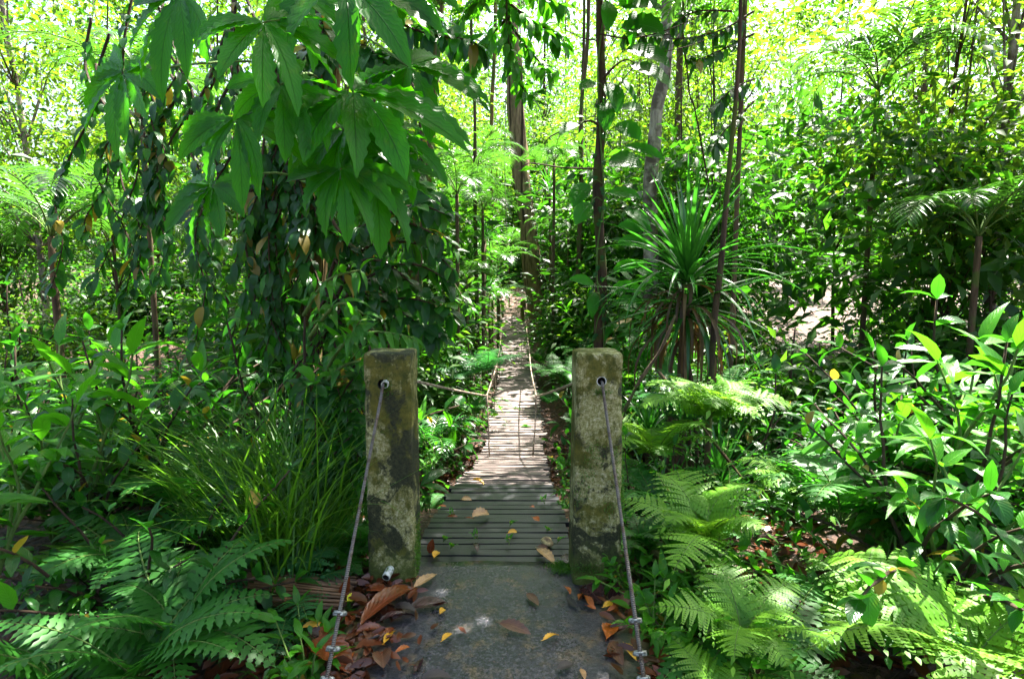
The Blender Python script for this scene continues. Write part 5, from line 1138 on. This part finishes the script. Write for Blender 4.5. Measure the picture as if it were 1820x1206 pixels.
# ------------------------------------------------------------------ individual fallen leaves: u, v, length px, angle in the picture, width ratio, curl, colour, label, lift
FL = [
 (686, 1073, 118, 40, .20, .8, 'f_rust', 'long curled rust brown leaf lying at the left post\'s foot', .04),
 (756, 1030, 48, 33, .26, .4, 'f_tan', 'spotted tan yellow leaf leaning beside the left post', .015), (762, 1074, 66, 8, .38, .4, 'f_purple', 'broad purple brown leaf on the pavement\'s left half', .01),
 (705, 1098, 62, 14, .26, .9, 'f_purple', 'narrow dark purple leaf below the long rust leaf', .015), (693, 1131, 33, 50, .30, .7, 'f_yellow', 'curled yellow leaf on the left pavement, below the rust leaves', .01),
 (713, 1155, 33, 28, .28, .8, 'f_orange', 'orange leaf at the pavement\'s lower left', .01), (680, 1171, 38, 95, .55, .9, 'f_brown', 'crumpled brown leaf at the lower left of the pavement', .015), (744, 1182, 30, 62, .30, .4, 'f_purple', 'slim reddish purple leaf at the bottom left of centre', .006),
 (692, 1122, 26, 40, .4, .7, 'f_rust', 'small red brown leaf above the curled yellow one', .01), (795, 1132, 24, 38, .36, .8, 'f_yellow', 'yellow leaf on the pavement left of centre', .008), (786, 1086, 13, 55, .5, .8, 'f_yellow', 'tiny yellow leaf beside the broad purple leaf', .006),
 (822, 1120, 16, -35, .3, .5, 'f_rust', 'tiny red leaf left of the centre brown leaf', .005), (915, 1117, 56, -16, .32, .5, 'f_brown', 'brown leaf lying in the middle of the pavement', .006), (947, 1065, 28, -45, .34, .3, 'f_brown', 'small dark brown leaf upper middle of the pavement', .004),
 (979, 1133, 30, 24, .28, .9, 'f_yellow', 'twisted yellow leaf right of the centre brown leaf', .008), (1083, 1122, 36, 70, .52, .3, 'f_orange', 'orange paddle shaped leaf near the right rope', .006), (1096, 1160, 44, -60, .36, .4, 'f_brown', 'brown leaf below the orange paddle leaf', .008),
 (1084, 1157, 16, -85, .4, .5, 'f_rust', 'small rust leaf touching the brown leaf at lower right', .008), (1120, 1157, 32, -50, .30, .8, 'f_yellow', 'yellow leaf beside the right rope at lower right', .01), (1083, 1078, 22, 10, .5, 1.2, 'f_yellow', 'bright yellow curled leaf right of the maroon leaf', .01),
 (1046, 1068, 26, -48, .28, .9, 'f_orange', 'orange curled leaf below the right post', .01), (1054, 1056, 42, -50, .62, .3, 'f_purple', 'flat maroon leaf below the right post', .006), (1089, 1050, 34, 80, .60, .5, 'f_purple', 'upright purple leaf below the right post', .03),
 (1105, 1073, 48, -20, .5, .4, 'f_brown', 'broad brown leaf beside the right rope', .012), (1008, 1048, 16, -50, .4, .9, 'f_orange', 'small orange leaf at the pavement\'s right half', .008), (1050, 1079, 18, -15, .4, .6, 'f_orange', 'small salmon leaf under the orange curled leaf', .004),
 (1005, 1182, 30, 20, .45, .3, 'f_dark', 'crumpled dark leaf at the lower right of the pavement', .01), (1017, 1071, 22, -40, .35, .3, 'f_dark', 'shrivelled dark leaf left of the maroon leaf', .006), (1036, 1197, 18, -70, .4, .5, 'f_tan', 'pale pinkish leaf at the bottom edge', .006),
 (775, 1203, 52, 5, .4, .6, 'f_dark', 'black wet leaf at the bottom edge', .01), (1088, 1086, 22, 10, .5, .8, 'f_orange', 'small orange leaf under the bright yellow curl', .004), (1030, 1060, 16, 70, .3, .5, 'f_orange', 'narrow orange leaf left of the maroon leaf', .004),
 (590, 1163, 88, -40, .42, .4, 'f_rust', 'very large rust leaf in the bottom left corner behind the rope', .03), (555, 1110, 36, 15, .3, .9, 'f_yellow', 'yellow banana shaped leaf left of the rope clamps', .03), (628, 1062, 24, 25, .7, .3, 'f_lime', 'yellow green leaf right of the left rope', .03),
 (611, 1045, 42, 85, .42, .5, 'f_rust', 'upright rust leaf behind the left rope', .05), (585, 1120, 44, 50, .4, .8, 'f_rust', 'rust leaf left of the lower left clamps', .03), (600, 1095, 30, 60, .45, .7, 'f_rust', 'rust leaf beside the upper left clamp', .03), (565, 1128, 40, -10, .45, .6, 'f_purple', 'dark purple leaf in the left litter', .02),
 (622, 1100, 26, 70, .4, .7, 'f_rust', 'rust leaf between clamp and pavement on the left', .02), (672, 1050, 42, -10, .5, .6, 'f_rust', 'rust leaf flat against the left post\'s foot', .02), (700, 1048, 30, 5, .5, .5, 'f_orange', 'orange brown leaf against the left post\'s foot', .02), (733, 1050, 26, 35, .5, .6, 'f_rust', 'small rust leaf under the tan yellow leaf', .01),
 (655, 1118, 46, 18, .3, .8, 'f_rust', 'rust leaf tip under the long rust leaf', .01), (660, 1088, 40, 60, .35, .7, 'f_rust', 'rust leaf beneath the long rust leaf, left side', .01), (655, 1127, 26, 95, .5, .4, 'f_brown', 'brown leaf under the ridged black twig', .006), (622, 1168, 22, 110, .45, 1.2, 'f_orange', 'small curled salmon leaf right of the very large rust leaf', .01),
 (650, 1163, 18, 60, .3, .8, 'f_tan', 'pale yellow flake on the lower left pavement', .005), (720, 1085, 40, -8, .4, .8, 'f_dark', 'blackened leaf under the purple leaves', .005),
 (911, 945, 16, 15, .42, .9, 'f_yellow', 'yellow curled leaf in the middle of the dark planks', .012), (829, 887, 18, 0, .62, .5, 'f_tan', 'tan heart shaped leaf on the planks, left of centre', .012), (804, 917, 18, 5, .4, .5, 'f_rust', 'rust leaf across a plank gap on the left', .012),
 (785, 899, 16, 0, .35, .6, 'f_orange', 'small orange leaf at the planks\' left end', .012), (850, 857, 20, -15, .35, 1.2, 'f_yellow', 'yellow curled leaf where dark and pale planks meet', .012), (854, 914, 30, 18, .5, .9, 'f_tan', 'sunlit pale pink curled leaf on the dark planks', .02),
 (775, 984, 18, 62, .45, .5, 'f_yellow', 'yellow leaf beside the upright rust leaf on the first plank', .01), (765, 970, 26, 88, .5, .4, 'f_rust', 'upright rust leaf at the first plank\'s left end', .03), (970, 987, 38, -38, .34, .5, 'f_tan', 'tan pointed leaf on the first plank at right', .012),
 (1010, 994, 26, -45, .5, .4, 'f_purple', 'grey purple leaf at the right post\'s inner corner', .012), (952, 921, 14, -25, .5, .5, 'f_orange', 'two small orange leaf scraps on the right planks', .012), (946, 900, 8, 0, .6, .4, 'f_orange', 'tiny orange leaf scrap right of centre on planks', .012),
 (835, 920, 16, -5, .3, .4, 'f_rust', 'rust sliver beside the sunlit pale leaf', .012), (845, 972, 18, -60, .4, 1.0, 'f_purple', 'curled dark leaf on the first plank near centre', .012), (965, 974, 20, -20, .5, .4, 'f_brown', 'brown leaf beneath the small mossy stone', .008), (805, 856, 12, 0, .5, .4, 'f_rust', 'rust scrap on the planks where the pale slats begin', .012)]
def fallen(u, v, lpx, ang, wr, curl, col, lab, lift):
    z0 = lift; c = PZ(u, v, z0); dx, dy = math.cos(R(ang)) * lpx / 2, -math.sin(R(ang)) * lpx / 2
    steep = lift >= .03 and abs(math.sin(R(ang))) > .8
    if steep: a, b = P(u - dx, v - dy, c.y), P(u + dx, v + dy, c.y)
    else: a, b = PZ(u - dx, v - dy, z0), PZ(u + dx, v + dy, z0)
    L_ = (b - a).length; Lim = lpx / F * c.y * 1.5
    if L_ > Lim: m_ = (a + b) / 2; a, b = m_ + (a - m_) * Lim / L_, m_ + (b - m_) * Lim / L_; L_ = Lim
    n_ = Vector((rnd.uniform(-.25, .25), -.25, 1)) if not steep else Vector((.1, -1, .2)); mb = MB(); m_ = (a + b) / 2
    d = (b - a).normalized(); wz = wr * L_ * (1 if steep else 1.15)
    leaf(mb, a - m_, d + Vector((0, 0, .25 * curl if not steep else 0)), n_, L_ * (1 + .08 * curl), wz, 13, .8 * curl, .15 + .5 * curl, 'oval' if col != 'f_orange' else 'obov', (.07 if lpx < 60 else .03), 0, None, rnd.uniform(-1., 1.) * curl, .03 if lpx < 60 else .012)
    tube(mb, [a - m_, a - m_ - d * L_ * .14 + Vector((0, 0, .002))], [.0016, .001], 5)
    o = inst('fallen_leaf', mb.mesh('fallen_leaf', [M[col]])); o.location = m_
    lo = min(v_[2] for v_ in mb.v) + m_.z
    gb = (ground(m_.x, m_.y) + .01) if not (-.74 < m_.x < .62) else .004
    if not steep and lo < gb: o.location.z += gb - lo
    elif not steep and lo > gb + .01 and lift < .02: o.location.z -= lo - gb - .003
    tag(o, lab, 'fallen leaf', 'fallen leaves on the pavement and planks')
for a in FL: fallen(*a)
# moss cushion on the slab corner by the right post, broken concrete corner at the left post
mb = MB(); c = PZ(1000, 1008, .0)
for k in range(1500):
    x, y = rnd.gauss(0, .035), rnd.gauss(0, .03)
    if c.y + y > 2.94: continue
    leaf(mb, (x, y, .003), rdir(.4, 1), rdir(), rnd.uniform(.008, .018), .004, 2, .6, .1, 'lance')
o = inst('moss', mb.mesh('moss', [M['grass']])); o.location = c; tag(o, 'green moss patch on the pavement corner at the right post', 'moss', None, 'stuff')

# ------------------------------------------------------------------ make the labels of look-alikes single each one out
NUM = ['first', 'second', 'third', 'fourth', 'fifth', 'sixth', 'seventh', 'eighth', 'ninth', 'tenth', 'eleventh', 'twelfth', 'thirteenth', 'fourteenth', 'fifteenth', 'sixteenth', 'seventeenth', 'eighteenth', 'nineteenth', 'twentieth',
       'twenty-first', 'twenty-second', 'twenty-third', 'twenty-fourth', 'twenty-fifth', 'twenty-sixth', 'twenty-seventh', 'twenty-eighth', 'twenty-ninth', 'thirtieth', 'thirty-first', 'thirty-second']
def upx(o): p = o.location; fz = p.y * _c - (p.z - CAMZ) * _s; return 910 + F * p.x / max(.1, fz)
by = {}
for o in THINGS:
    if 'label' not in o: continue
    if o.get('group') in ('shrubs in the undergrowth', 'ferns in the undergrowth', 'background bushes', 'background trees'):
        u = upx(o); Y = o.location.y
        zone = ('left of left post' if u < 640 else 'between left post and bridge' if u < 890 else 'between bridge and right post' if u < 1040 else 'right of right post')
        dep = 'nearest' if Y < 5 else 'midway' if Y < 10 else 'far' if Y < 20 else 'farthest'
        by.setdefault((o['label'], zone, dep), []).append((u, o))
for (lab, zone, dep), L_ in by.items():
    L_.sort(key=lambda t_: t_[0])
    for i, (u, o) in enumerate(L_):
        o['label'] = f"{lab} {zone}, {dep}" + (f", {NUM[i]} from left" if len(L_) > 1 else "")
